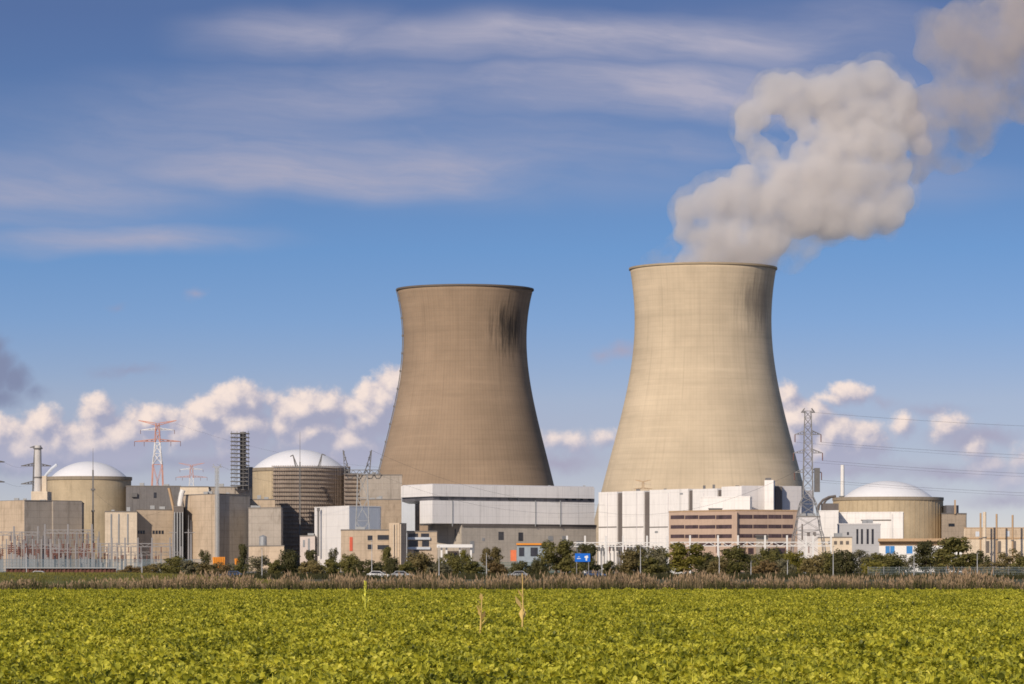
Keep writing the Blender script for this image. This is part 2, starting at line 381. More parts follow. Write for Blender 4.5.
# ------------------------------------------------------------------ ground, road, bank
structure('ground', MB().add([(-9000, -300, 0), (9000, -300, 0), (9000, 20000, 0), (-9000, 20000, 0)], [(0, 1, 2, 3)]), grassg, loc=(0, 0, 0))
structure('field_soil', MB().add([(-160, 20, .02), (160, 20, .02), (160, 326, .02), (-160, 326, .02)], [(0, 1, 2, 3)]), soil, loc=(0, 200, 0))
structure('road', MB().add([(-900, 690, .03), (900, 690, .03), (900, 698, .03), (-900, 698, .03)], [(0, 1, 2, 3)]), asphalt, loc=(0, 694, 0))
mk = MB()
for i in range(-60, 60): mk.add([(i * 9, 693.9, .04), (i * 9 + 3, 693.9, .04), (i * 9 + 3, 694.05, .04), (i * 9, 694.05, .04)], [(0, 1, 2, 3)])
structure('road_marking', mk, markm, loc=(0, 694, 0))
structure('road_kerb', MB().box(-900, 900, 698.05, 698.3, 0, .13), kerbm, loc=(0, 698, 0))
structure('site_yard', MB().add([(-700, 1250, .05), (700, 1250, .05), (700, 2400, .05), (-700, 2400, .05)], [(0, 1, 2, 3)]), M('yard_concrete', (.24, .22, .19), var=.2, scale=.05), loc=(0, 1800, 0))
bank = MB(); nx, ny = 60, 10
for j in range(ny + 1):
    for i in range(nx + 1):
        x = -110 + 94 * i / nx; y = 424 + 50 * j / ny
        e = min(1, max(0, (-16 - x) / 34)); e = e * e * (3 - 2 * e); q = math.sin(math.pi * j / ny) ** .8 if 0 < j < ny else 0
        bank.v.append((x, y, -.05 + 1.5 * e * q + .12 * e * q * mnoise.noise(Vector((x * .2, y * .2, 0)))))
for j in range(ny):
    for i in range(nx): a = j * (nx + 1) + i; bank.f.append((a, a + 1, a + nx + 2, a + nx + 1))
structure('grass_bank', bank, M('bank_turf', (.14, .135, .035), var=.3, scale=.5, bump=.5), smooth=True, loc=(-60, 450, 0))

# ------------------------------------------------------------------ cooling towers
def cooling_tower(label, cpx, Y, table, mat, rim_mat, lip, ladder):
    cx = gx(cpx, Y); s = Y / F
    ys = np.array([a for a, b in table], float); rs = np.array([b for a, b in table], float)
    co = np.polyfit((ys - 420) / 150, rs, 5)
    rf = lambda z: float(np.polyval(co, ((HOR - (z - EYE) / s) - 420) / 150)) * s
    zt = zz(table[0][0], Y)
    root = thing('cooling_tower', label, 'cooling tower', (cx, Y, 0))
    zs = np.linspace(0, zt, 70)
    prof = [(rf(z), z) for z in zs] + [(rf(zt) - .9, zt), (rf(zt - 2) - 1.0, zt - 2)] + [(rf(z) - 1.0, z) for z in zs[::-1][2:66:4]]
    MB().lathe(cx, Y, prof, 160).build('shell', mat, root, smooth=True)
    rt = rf(zt)
    MB().lathe(cx, Y, [(rt - .95, zt + .02), (rt - .95, zt + lip), (rt + .55, zt + lip), (rt + .55, zt - lip), (rt + .01, zt - lip * 1.6)], 160).build('rim', rim_mat, root)
    if ladder is not None:
        mb = MB(); pts = []
        for z in np.linspace(2, zt, 48):
            r = rf(z) + .6; pts.append((cx + r * math.sin(ladder), Y - r * math.cos(ladder), z))
        for a, b in zip(pts, pts[1:]): mb.bar(a, b, .55)
        for q in pts[::3]: mb.box(q[0] - .5, q[0] + .5, q[1] - .5, q[1] + .5, q[2], q[2] + 1.2)
        mb.build('ladder', dsteel, root)
    return root
lt = [(290, 68), (305, 64.6), (322, 62.4), (340, 61.6), (357, 62.2), (380, 65), (405, 69.5), (421, 73), (452, 80.8), (474, 86.3), (485, 89), (520, 97), (572, 108)]
rt_ = [(269, 73), (290, 70.2), (310, 68.6), (330, 68.3), (350, 69.6), (375, 73.2), (411, 81), (440, 88.3), (475, 97.2), (487, 100.3), (520, 109), (572, 121)]
tm1 = towermat('brown_tower_concrete', (.325, .240, .168), .80, zz(331, 2130), 24, .93, 1.45, 22, (.03, .028, .027))
tm2 = towermat('pale_tower_concrete', (.56, .462, .334), .84, zz(308, 2000), 24, .60, 1.45, 22, (.13, .115, .10), rib=.07)
cooling_tower('brown concrete cooling tower with black stain below its rim, no steam', 465, 2130, lt, tm1, M('dark_rim', (.14, .115, .095)), .5, R(-84))
cooling_tower('pale cream cooling tower with steam pouring from its top', 703, 2000, rt_, tm2, M('pale_rim', (.36, .29, .2)), .5, None)

# ------------------------------------------------------------------ buildings
def wpt(A, B, px):
    """plan point where the sight line of a column meets the wall A-B (each (px, Y))"""
    ax, ay, bx, by = gx(*A), A[1], gx(*B), B[1]; k = (px - 512) / F
    t = (k * ay - ax) / ((bx - ax) - k * (by - ay))
    return Vector((ax + t * (bx - ax), ay + t * (by - ay)))
def wrect(mb, A, B, px0, px1, py0, py1, out=.12, inn=.3):
    """a slab lying on the wall A-B, outer face `out` metres proud, covering those sight lines"""
    p0, p1 = wpt(A, B, px0), wpt(A, B, px1); d = (p1 - p0).normalized(); nrm = Vector((d.y, -d.x))
    if nrm.y > 0: nrm = -nrm
    ym = (p0.y + p1.y) / 2; z0, z1 = zz(py1, ym), zz(py0, ym)
    a, b, c_, e = p0 + nrm * out, p1 + nrm * out, p1 - nrm * inn, p0 - nrm * inn
    return mb.prism([tuple(a), tuple(b), tuple(c_), tuple(e)], z0, z1)
def poly(*pts): return [(gx(a, y), y) for a, y in pts]
def cen(pts): return (sum(q[0] for q in pts) / len(pts), min(q[1] for q in pts), 0)
def roofbits(root, pts, z, n=3, seed=0):
    rr = random.Random(seed); xs = [q[0] for q in pts]; ys = [q[1] for q in pts]
    mx, my = sum(xs) / len(xs), sum(ys) / len(ys)
    for i in range(n):
        a = rr.choice(pts); t = rr.uniform(.15, .7); x, y = mx + (a[0] - mx) * t, my + (a[1] - my) * t
        s = rr.uniform(.7, 1.6); MB().box(x - s, x + s, y - s, y + s, z - .1, z + rr.uniform(.9, 2.0)).build('roof_vent', steel, root)
def building(name, label, cat, fp, top, mat, base=0, cap=.5, capmat=None, vents=0, seed=1, ytop=None):
    """fp: plan corners ((px, Y)...), front corners first; top: roof row at the first corner"""
    pts = poly(*fp); z1 = zz(top, ytop or fp[0][1])
    root = thing(name, label, cat, cen(pts))
    MB().prism(pts, base, z1).build('wall', mat, root)
    cx, cy = sum(q[0] for q in pts) / len(pts), sum(q[1] for q in pts) / len(pts)
    grow = [(cx + (x - cx) * 1.0 + math.copysign(.15, x - cx), y + math.copysign(.15, y - cy)) for x, y in pts]
    MB().prism(grow, z1 + .003, z1 + cap).build('roof', capmat or roofm, root)
    if vents: roofbits(root, pts, z1 + cap, vents, seed)
    root['_z'] = z1; del root['_z']
    return root, pts, z1
def wins(root, A, B, rects, mat=glass, frame=None, name='window'):
    for (a, b, c_, d) in rects:
        f = wrect(MB(), A, B, a, b, c_, d, .10, .25).build(name, mat, root)
        if frame:
            m_ = MB(); wrect(m_, A, B, a - .35, b + .35, d, d + .45, .3, .2); m_.build('sill', frame, f)
def chimney(label, px, Y, top, base, w0, w1, mat, cap=None, rings=(), cat='chimney', ringmat=None, group=None):
    s = Y / F; x = gx(px, Y); zt, zb = zz(top, Y), (zz(base, Y) if base else 0)
    root = thing('chimney', label, cat, (x, Y, 0), group)
    m_ = MB(); n = 24; m_.lathe(x, Y, [(w0 * s / 2, zb), (w1 * s / 2, zt), (w1 * s / 2 * .75, zt), (w1 * s / 2 * .75, zt - 3)], n); m_.build('flue', mat, root, smooth=False)
    for (py, ww, hh) in rings:
        z = zz(py, Y); MB().lathe(x, Y, [(w1 * s / 2 + .02, z), (ww * s / 2, z), (ww * s / 2, z + hh), (w1 * s / 2 + .02, z + hh)], n).build('platform', ringmat or dsteel, root)
    return root

# -- far left: block in front of the first dome
a, b, c_ = (-70, 1765), (24.5, 1690), (81, 1712)
r_, pts, z1 = building('concrete_block', 'tan concrete block at far left with its corner below the white chimney', 'building', [b, c_, (84, 1785), (-60, 1830), a], 501, greyc, vents=3, ytop=1690)
wrect(MB(), b, c_, 52, 80.8, 501.4, 575, .9, .2).build('wall_bay', greyc, r_)
wrect(MB(), a, b, -40, 24.2, 501.4, 575, .05, .3).build('side_wall', tanc, r_)  # slab tints this face tan: its sunlight is put into the colour
chimney('slim white chimney on the concrete block at far left', 38, 1765, 445.5, 500, 8, 6.6, M('chimney_grey', (.55, .53, .52), streak=.3), rings=((449, 9.5, .5), (478, 8.5, .6)))
tag(MB().box(gx(32, 1760), gx(48, 1760), 1757, 1774, zz(501, 1760), zz(491.5, 1760)).bar(P(44.5, 492, 1764), P(44.5, 476, 1764), 2.2).build('chimney_plinth', cream), 'pale plinth with dark duct at foot of white chimney', 'plinth')

def containment(label, cpx, Y, rpx, top, dome_r, apex, wallmat, ribs=0):
    s = Y / F; x = gx(cpx, Y); r = rpx * s; zt = zz(top, Y - r)
    root = thing('containment_building', label, 'reactor building', (x, Y, 0))
    m_ = MB().lathe(x, Y, [(r, 0), (r, zt), (dome_r * s * .9, zt)], 128); w_ = m_.build('wall', wallmat, root, smooth=False)
    MB().lathe(x, Y, [(r + .01, zt - 1.2), (r + .5, zt - 1.2), (r + .5, zt + .5), (r - 1, zt + .5), (r - 1, zt + .02)], 128).build('parapet', M('parapet_concrete', (.30, .25, .19), streak=.3), root)
    za = zz(apex, Y); zb = zt + .3; dr = dome_r * s; h = za - zb; Rs = (dr * dr + h * h) / (2 * h); prof = []
    a1 = math.asin(min(1, dr / Rs))
    for i in range(25):
        t = a1 * (1 - i / 24) if i < 24 else 0.0005
        prof.append((Rs * math.sin(t), za - Rs + Rs * math.cos(t)))
    MB().lathe(x, Y, prof, 96).build('dome', domew, root, smooth=True)
    if ribs:
        m_ = MB()
        for i in range(ribs):
            a = 2 * math.pi * i / ribs; q = Vector((x + (r + .12) * math.cos(a), Y + (r + .12) * math.sin(a), 0)); m_.bar(q, q + Vector((0, 0, zt - 1.4)), .14)
        m_.build('buttress_ribs', wallmat, root)
    return root
c1 = containment('round reactor building with white dome at left, thin dark mast before it', 89, 1870, 42, 477, 38, 461.3, domewall)
# curved service ramp hugging the dome's left shoulder
m_ = MB(); s = 1850 / F
m_.tube([P(41.5, 489, 1872), P(43, 480, 1872), P(47, 474, 1872), P(52, 468.5, 1872), P(57, 464.5, 1872)], .8, 6); m_.build('stair_rail', bluew, c1)
r_, pts, z1 = building('concrete_block', 'dark grey block right of the left reactor dome with one small window', 'building', [(126, 1842), (181, 1846), (181, 1880), (126, 1880)], 486.5, darkc, vents=2)
wins(r_, (126, 1842), (181, 1846), [(153.7, 156.6, 492.5, 498)], glass)
wrect(MB(), (126, 1842), (181, 1846), 131.5, 137, 493, 497, 1.5, .2).build('wall_duct', dsteel, r_)
r_, pts, z1 = building('white_building', 'small white panelled building below the left reactor dome', 'building', [(105, 1688), (137, 1692), (137, 1720), (105, 1720)], 512, cream, vents=2, seed=3)
m_ = MB()
for q in (110.5, 118, 127): wrect(m_, (105, 1688), (137, 1692), q, q + 1.2, 514, 545, .25, .1)
m_.build('downpipe', steel, r_)
A, B = (136.5, 1700), (176, 1708)
r_, pts, z1 = building('tan_building', 'tan brick building with two groups of tiny dark windows', 'building', [A, B, (176, 1740), (136.5, 1740)], 510, tanc, vents=2, seed=4)
wins(r_, A, B, [(137.6 + i * 2.6, 139.6 + i * 2.6, 530.5, 534) for i in range(3)] + [(152.5 + i * 3, 154.6 + i * 3, 530.5, 534) for i in range(4)], glass)
m_ = MB().bar(P(169, 488, 1694), P(176.5, 521, 1692), 1.0); tag(m_.build('conveyor_boom', tanroof), 'thin ochre boom leaning in front of the dark grey block', 'boom')
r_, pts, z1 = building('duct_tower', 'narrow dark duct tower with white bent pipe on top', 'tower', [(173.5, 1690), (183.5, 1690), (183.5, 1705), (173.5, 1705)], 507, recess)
MB().tube([P(179.5, 507, 1697), P(180.5, 500, 1697), P(181.5, 494, 1697), P(183, 490, 1697)], 1.25, 10).build('bent_pipe', whitem, r_)
m_ = MB()
for q in (174.6, 177.3, 180.0, 182.6): m_.bar(P(q, 576, 1689), P(q, 512, 1689), .45)
m_.build('pipe_rack', steel, r_)
# -- big concrete block, two faces
A, B, C_ = (181, 1706), (217, 1676), (250, 1694)
r_, pts, z1 = building('concrete_block', 'large windowless concrete block left of the scaffolded chimney, tan face beside a grey one', 'building', [B, C_, (250, 1775), (181, 1775), A], 494.5, greyc, vents=4, seed=5)
wrect(MB(), A, B, 181.2, 216.8, 495, 575, .06, .3).build('side_wall', tanc, r_)  # tan over the grey wall paints the sunlit face
m_ = MB().bar(P(217, 576, 1675), P(217, 468, 1675), .8); m_.bar(P(212, 467, 1675), P(222, 467, 1675), .4)
for q in range(10):
    y0 = 468 + q * 4.2
    m_.bar(P(215.2, y0, 1675), P(218.8, y0 + 4.2, 1675), .18); m_.bar(P(218.8, y0, 1675), P(215.2, y0 + 4.2, 1675), .18)
m_.bar(P(215.2, 576, 1675), P(215.2, 468, 1675), .3).bar(P(218.8, 576, 1675), P(218.8, 468, 1675), .3).bar(P(215.2, 468, 1675), P(213, 464, 1675), .3).bar(P(218.8, 468, 1675), P(221, 464, 1675), .3)
tag(m_.build('lattice_mast', steel), 'grey lattice mast standing at the corner of the large concrete block', 'mast')
building('roof_house', 'low cream roof house above the big tan block', 'building', [(180, 1790), (208.5, 1790), (208.5, 1830), (180, 1830)], 487.2, cream)
building('roof_house', 'low grey roof house at the foot of the scaffolded chimney', 'building', [(209, 1792), (252, 1792), (252, 1830), (209, 1830)], 487.5, greyc, vents=2)
# scaffolded chimney
Yc = 1785; root = thing('scaffolded_chimney', 'dark chimney wrapped in scaffold decks beside the second dome', 'chimney', (gx(241, Yc), Yc, zz(487, Yc)))
MB().lathe(gx(243, Yc), Yc, [(1.5, zz(490, Yc)), (1.5, zz(432, Yc)), (1.1, zz(432, Yc))], 20).build('flue', dsteel, root)
m_ = MB(); d_ = MB()
for q in (231.5, 237, 243, 248.5):
    for dy in (-4, 4): m_.bar(P(q, 490, Yc + dy), P(q, 431, Yc + dy), .22)
for i in range(14):
    z = zz(486 - i * 4.0, Yc); d_.box(gx(231, Yc), gx(249, Yc), Yc - 4.3, Yc + 4.3, z, z + .42)
    if i < 13:
        for dy in (-4, 4): m_.bar((gx(231.5, Yc), Yc + dy, z), (gx(237, Yc), Yc + dy, z + 1.9), .14); m_.bar((gx(248.5, Yc), Yc + dy, z), (gx(243, Yc), Yc + dy, z + 1.9), .14)
m_.build('scaffold_frame', dsteel, root); d_.build('scaffold_decks', dsteel, root)
building('plant_room', 'small dark plant room between scaffolded chimney and second dome', 'building', [(244.5, 1800), (252.5, 1800), (252.5, 1825), (244.5, 1825)], 468, darkc)
# -- second dome, scaffolded
c2 = containment('round reactor building with white dome, its right side wrapped in brown scaffold', 299, 1880, 47, 468, 46, 449.5, domewall)
s = 1880 / F; x0 = gx(299, 1880); rr = 47 * s + 1.0; zt = zz(467, 1880 - rr)
a0, a1 = R(242), R(365)
MB().lathe(x0, 1880, [(rr, 0), (rr, zt - .5), (rr - .4, zt - .5), (rr - .4, 0)], 60, a0, a1).build('scaffold_net', scaffw, c2)
m_ = MB(); k = 0
z = 2.
while z < zt + .5:
    m_.lathe(x0, 1880, [(rr + .05, z), (rr + 1.1, z), (rr + 1.1, z + .38), (rr + .05, z + .38)], 60, a0, a1); z += 2.15
m_.build('scaffold_decks', scaffm, c2)
m_ = MB()
for i in range(46):
    a = a0 + (a1 - a0) * i / 45; q = Vector((x0 + (rr + 1.15) * math.cos(a), 1880 + (rr + 1.15) * math.sin(a), 0)); m_.bar(q, q + Vector((0, 0, zt + 1)), .16)
m_.build('scaffold_poles', scaffm, c2)
r_, pts, z1 = building('scaffolded_block', 'square stair block in brown scaffold right of the scaffolded dome', 'building', [(344, 1846), (361.5, 1850), (361.5, 1880), (344, 1880)], 474, scaffw)
m_ = MB()
for i in range(25):
    y0 = 474.5 + i * 4.1; wrect(m_, (344, 1846), (361.5, 1850), 344, 361.4, y0, y0 + .9, .7, .1)
m_.build('scaffold_decks', scaffm, r_)
# masts and cranes by the second dome
m_ = MB().bar(P(300, 560, 1815), P(300, 462, 1815), .8, .6).bar(P(300, 462, 1815), P(300, 432, 1815), .28, .12)
for q in range(8): m_.box(gx(298.7, 1815), gx(301.3, 1815), 1814.5, 1815.5, zz(552 - q * 11, 1815), zz(551 - q * 11, 1815))
tag(m_.build('mast', dsteel), 'tall thin antenna mast in front of the scaffolded reactor building', 'mast')
m_ = MB().bar(P(93, 560, 1780), P(93, 470, 1780), .9, .7).bar(P(93, 470, 1780), P(93, 448, 1780), .3, .12).box(gx(91, 1780), gx(95, 1780), 1779, 1781, zz(490.5, 1780), zz(488.5, 1780)).box(gx(91.6, 1780), gx(94.4, 1780), 1779, 1781, zz(512, 1780), zz(510, 1780))
tag(m_.build('mast', dsteel), 'tall thin dark mast in front of the left white dome', 'mast')
for i, (bx, top, lean, lab) in enumerate(((296, 455, -3, 'short dark davit leaning left on scaffold top before the dome'), (318, 454, 4, 'short dark davit leaning right on scaffold top before the dome'))):
    m_ = MB().bar(P(bx, 468, 1830), P(bx + lean, top, 1830), .7, .5).bar(P(bx + lean, top, 1830), P(bx + lean * 1.9, top + 1.5, 1830), .5).bar(P(bx + 2.2, 468, 1830), P(bx + lean, top, 1830), .35)
    tag(m_.build('davit', dsteel), lab, 'davit')
# -- grey blocks in front of second dome
r_, pts, z1 = building('concrete_block', 'grey concrete block at the lower left of the scaffolded reactor', 'building', [(248.5, 1662), (281, 1656), (283, 1690), (248.5, 1690)], 508.5, greyc, vents=2, seed=6)
building('roof_house', 'tan roof house on the grey block left of the scaffold', 'building', [(248.5, 1776), (275, 1776), (275, 1800), (248.5, 1800)], 500, tanc, vents=2, seed=8)
r_, pts, z1 = building('low_shed', 'low tan shed with grey tank behind the shrubs', 'shed', [(249, 1600), (284, 1590), (284, 1625), (249, 1630)], 546.5, tanc)
MB().lathe(gx(263, 1612), 1612, [(1.7, z1), (1.7, z1 + 4.5), (.1, z1 + 5.2)], 20).build('tank', steel, r_)
# -- concrete blocks between the second dome and the long hall
A, B, C_ = (360, 1840), (402, 1838), (402, 1880)
r_, pts, z1 = building('concrete_block', 'weathered grey concrete block left of the long white hall, upper', 'building', [A, B, C_, (360, 1880)], 475.5, greyc, vents=2, seed=9)
r_, pts, z1 = building('concrete_block', 'stained tan concrete block below and before the upper grey block', 'building', [(361, 1795), (419.5, 1790), (419.5, 1830), (361, 1830)], 500, M('stained_concrete', (.36, .285, .215), streak=.5, grime=.55, lines=(('z', 3.4, .06, .25),)), vents=3, seed=10)
r_, pts, z1 = building('roof_house', 'small pale blue grey roof house beside the concrete block', 'building', [(401.5, 1765), (415, 1765), (415, 1785), (401.5, 1785)], 488.5, bluew)
# -- white hall, shade on its right side painted in as blue-grey
A, B, C_ = (314.5, 1640), (349, 1600), (380, 1615)
r_, pts, z1 = building('white_hall', 'windowless white hall with pale blue side left of the tan office', 'building', [B, C_, (381, 1660), (330, 1690), A], 506.5, white, ytop=1600, capmat=white, cap=.4)
wrect(MB(), B, C_, 349.3, 379.7, 507, 575, .06, .3).build('side_wall', bluew, r_)
MB().bar(P(318.3, 556, 1630), P(318.3, 508, 1630), .9).box(gx(317, 1630), gx(319.8, 1630), 1629.3, 1630.7, zz(511, 1630), zz(508, 1630)).build('downpipe', dsteel, r_)
r_, pts, z1 = building('white_box', 'small pinkish white annex at the foot of the scaffold', 'annex', [(300, 1640), (315, 1634), (315, 1652), (300, 1655)], 536.5, M('pink_white', (.6, .52, .48)), vents=1)
wins(r_, (300, 1640), (315, 1634), [(303, 305, 540, 547), (308, 310, 538.5, 556)], steel, name='door_panel')
# -- tan office with the red panel
A, B = (341, 1500), (392, 1502)
r_, pts, z1 = building('office_building', 'low tan office with red vertical panel and square stair tower', 'office', [A, B, (392, 1535), (341, 1530)], 530.5, tanc, vents=2, seed=12)
wins(r_, A, B, [(367.6, 372.4, 535.5, 540.5), (367.6, 372.4, 544.5, 549.5), (377.5, 391, 535, 540), (377.5, 391, 545, 549.6)], glass, cream)
wrect(MB(), A, B, 349.6, 352.6, 537, 551, .2, .2).build('red_panel', redm, r_)
m_ = MB().prism(poly((389, 1498), (399.5, 1496), (406.5, 1502), (406.5, 1520), (389, 1520)), 0, zz(523, 1498)); m_.build('stair_tower', tanc, r_)
m_ = MB()
for q in (393.4, 396.2, 400.5): m_.bar(P(q, 572, 1496.2), P(q, 524, 1496.2), .35)
m_.build('tower_fin', cream, r_)
A, B = (407, 1508), (437, 1510)
r_, pts, z1 = building('office_wing', 'grey office wing with pale blue balcony bands right of the stair tower', 'office', [A, B, (437, 1540), (407, 1540)], 532, tanc)
for q in (537.2, 547): wrect(MB(), A, B, 407.3, 430, q, q + 2.4, .9, .1).build('balcony_band', bluew, r_)
wins(r_, A, B, [(408.5, 418, 533.4, 537), (408.5, 418, 540.4, 546.6), (414, 419, 549.5, 554), (421, 429, 533.4, 537), (422, 429, 540.4, 546.6)], glass)
MB().bar(P(341, 530, 1500), P(341.01, 530, 1500), .1)
# -- long white turbine hall
L0, L1, L2 = (401, 1684), (432.5, 1652), (594.5, 1712)
z0, zs0, zs1, z1 = 0, zz(500.3, 1652), zz(496.2, 1652), zz(484.6, 1652)
fp = poly(L1, L2, (594.5, 1790), (408, 1750), L0)
root = thing('turbine_hall', 'long white hall with dark window strip before the brown cooling tower', 'building', cen(fp))
MB().prism(fp, zs1, z1).build('upper_wall', white, root)
ins = poly((433.2, 1653.4), (594.2, 1713.5), (594.2, 1789), (409, 1749), (402, 1686))
MB().prism(ins, zs0, zs1).build('strip_window', strip, root)
for q in (447, 476, 505, 548, 583): MB().box(gx(q, 1735), gx(q + 2.4, 1735), 1733, 1736, z1 + .2, z1 + 1.5).build('roof_vent', steel, root)
for q in (452, 535, 560): wrect(MB(), L1, L2, q, q + .5, 500.5, 526.5, .3, .1).build('downpipe', steel, root)
low = poly(L1, L2, (594.5, 1785), (419.8, 1745), (419.8, 1665))
MB().prism(low, zz(523.3, 1652), zs0).build('lower_wall', white, root)
for (q0, q1) in ((440, 448), (508, 518), (565, 568), (572, 576), (580, 583), (588, 591)): wrect(MB(), (433.2, 1653.4), (594.2, 1713.5), q0, q1, 497, 500.4, .1, .2).build('strip_pane', glass, root)
MB().prism(poly((402.5, 1684), (432.5, 1653.5), (593.5, 1713), (593.5, 1788), (409, 1748)), z1 + .003, z1 + .45).build('roof', whited, root)
bz = poly((461.5, 1663), (596, 1714.5), (596, 1780), (428, 1742), (432.7, 1684))
MB().prism(bz, 0, zz(523.5, 1652)).build('base_wall', M('base_concrete', (.47, .42, .36), streak=.3, grime=.25, lines=(('z', 3.4, .06, .2), ('x', 6., .03, .2))), root)
W0, W1 = (461.5, 1663), (596, 1714.5)
for (q0, q1, y0, y1) in ((470, 474, 541, 553), (482, 484.5, 538, 541), (548, 553, 536, 541), (562, 566, 536, 541), (576, 583, 541, 556)): wrect(MB(), W0, W1, q0, q1, y0, y1, .12, .2).build('louvre', steel, root)
wins(root, W0, W1, [(498.4, 503.6, 531.8, 540), (518.4, 523, 532.5, 541)], glass, name='dark_door')
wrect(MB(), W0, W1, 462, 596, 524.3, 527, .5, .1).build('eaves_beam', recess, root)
wrect(MB(), (432.7, 1684), W0, 455, 456.2, 529, 541, .3, .1).build('downpipe', dsteel, root)
# gatehouse canopy, parked truck stack etc.
root = thing('entrance_canopy', 'white framed entrance canopy on slim columns before the long hall', 'canopy', (gx(455, 1400), 1400, 0))
MB().box(gx(437, 1400), gx(472.5, 1400), 1396, 1408, zz(547.6, 1400), zz(544.4, 1400)).build('roof', whitem, root)
for q in (441.5, 446.5, 460, 471): MB().bar(P(q, 573, 1398), P(q, 547.6, 1398), .7).build('column', whitem, root)
MB().box(gx(447, 1400), gx(459.5, 1400), 1402, 1406, 0, zz(551, 1400)).build('booth', tanc, root)
MB().box(gx(449, 1400), gx(457, 1400), 1401.7, 1402.2, zz(560, 1400), zz(553, 1400)).build('window', glass, root)
root = thing('shed', 'low shed with orange roof edge and glazed front beside the red banner', 'shed', (gx(532, 1380), 1380, 0))
MB().box(gx(517, 1380), gx(547, 1380), 1380, 1392, 0, zz(545, 1380)).build('wall', M('shed_glazing', (.30, .35, .39), rough=.3, var=.2), root)
MB().box(gx(516.4, 1380), gx(547.6, 1380), 1379.2, 1392.5, zz(545, 1380) + .003, zz(543.2, 1380)).build('roof', orangem, root)
for (q0, q1) in ((530.5, 537.5), (519, 524)): MB().box(gx(q0, 1380), gx(q1, 1380), 1379.7, 1380.2, zz(556, 1380), zz(547.5, 1380)).build('window', glass, root)
# -- right white hall, stepped blocks
T0, T1 = (599, 1690), (742, 1592)
zt = zz(491.8, 1690)
def on(px): return wpt(T0, T1, px)
root = thing('turbine_hall', 'white hall of tall blocks with dark slots before the pale cooling tower', 'building', (gx(670, 1640), 1640, 0))
dvec = (on(742) - on(599)).normalized(); nb = Vector((-dvec.y, dvec.x)); nb = nb if nb.y > 0 else -nb
for (q0, q1, tp) in ((598.6, 616.8, 492), (622.3, 643.6, 491), (649.6, 688, 489.4), (692.6, 717, 488.8), (721.5, 741.6, 486.4)):
    p0, p1 = on(q0), on(q1); ym = (p0.y + p1.y) / 2
    MB().prism([tuple(p0), tuple(p1), tuple(p1 + nb * 6), tuple(p0 + nb * 6)], 0, zz(tp, ym)).build('wall_block', white, root)
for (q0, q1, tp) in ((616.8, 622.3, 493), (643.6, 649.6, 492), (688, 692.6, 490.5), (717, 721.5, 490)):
    p0, p1 = on(q0) + dvec * .02, on(q1) - dvec * .02; MB().prism([tuple(p0 + nb * .7), tuple(p1 + nb * .7), tuple(p1 + nb * 5), tuple(p0 + nb * 5)], 0, zz(tp, p0.y)).build('dark_slot_fill', recess, root)  # boxes fill the gaps, darkness of the slots put into their colour
p0, p1 = on(599.5), on(741); MB().prism([tuple(p0 + nb * 6.02), tuple(p1 + nb * 6.02), tuple(p1 + nb * 40), tuple(p0 + nb * 40)], 0, zt - 1).build('rear_wall', whited, root)
m_ = MB()
for (q0, q1) in ((598.8, 616.6), (622.5, 643.4), (649.8, 668)): wrect(m_, T0, T1, q0, q1, 526.6, 527.5, .18, .1)
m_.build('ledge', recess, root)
for (q, w_, h_) in ((631, 2.4, 1.6), (658, 1.6, 1.0), (697, 1.4, 2.6), (706.5, 1.4, 3.0), (730, 2.2, 1.4)):
    p0 = on(q) + nb * 4; zr = zz(491.8 - (q - 599) * .037, on(q).y); MB().box(p0.x - w_ * .4, p0.x + w_ * .4, p0.y - .6, p0.y + .6, zr - 1, zr + h_ * .5).build('roof_vent', dsteel, root)
for (q0, q1, y0, y1) in ((603, 605, 548, 556), (610, 613, 545, 548), (628, 632, 546, 557), (655, 658, 531, 533), (680, 683, 493, 494.5)): wrect(MB(), T0, T1, q0, q1, y0, y1, .12, .2).build('louvre', steel, root)
for q in (607.7, 637, 668.5, 704): wrect(MB(), T0, T1, q, q + .28, 493, 560, .25, .1).build('downpipe', whited, root)
A, B = (741.6, 1592), (801.5, 1602)
MB().prism(poly(A, B, (801.5, 1650), (745, 1650)), 0, zz(485.6, 1592)).build('end_wall', whited, root)
MB().prism(poly((764.5, 1586), (773.5, 1584), (775, 1598), (764.5, 1598)), 0, zz(480.2, 1586)).build('shaft', white, root)
MB().box(gx(766, 1590), gx(771, 1590), 1588, 1594, zz(480.3, 1588), zz(477.8, 1588)).build('roof_vent', dsteel, root)
MB().prism(poly((775.4, 1594), (782.2, 1595), (782.2, 1602), (775.4, 1602)), 0, zz(486.3, 1594)).build('dark_slot_fill', recess, root)  # dark box standing in for the shadow beside the shaft
building('white_annex', 'low bright white annex behind the roof of the pink office', 'building', [(700, 1570), (750, 1556), (752, 1585), (702, 1596)], 497.5, white, capmat=white, vents=0, ytop=1562)
root = thing('vent_box', 'flat dark vent box on the roof of the pink office', 'vent', (gx(715, 1500), 1500, zz(510, 1500)))
MB().box(gx(709, 1500), gx(722, 1500), 1498, 1503, zz(511, 1500), zz(508.6, 1500)).build('case', dsteel, root); MB().box(gx(708.4, 1500), gx(722.6, 1500), 1497.6, 1503.4, zz(508.6, 1500) + .01, zz(508.2, 1500)).build('lid', steel, root)
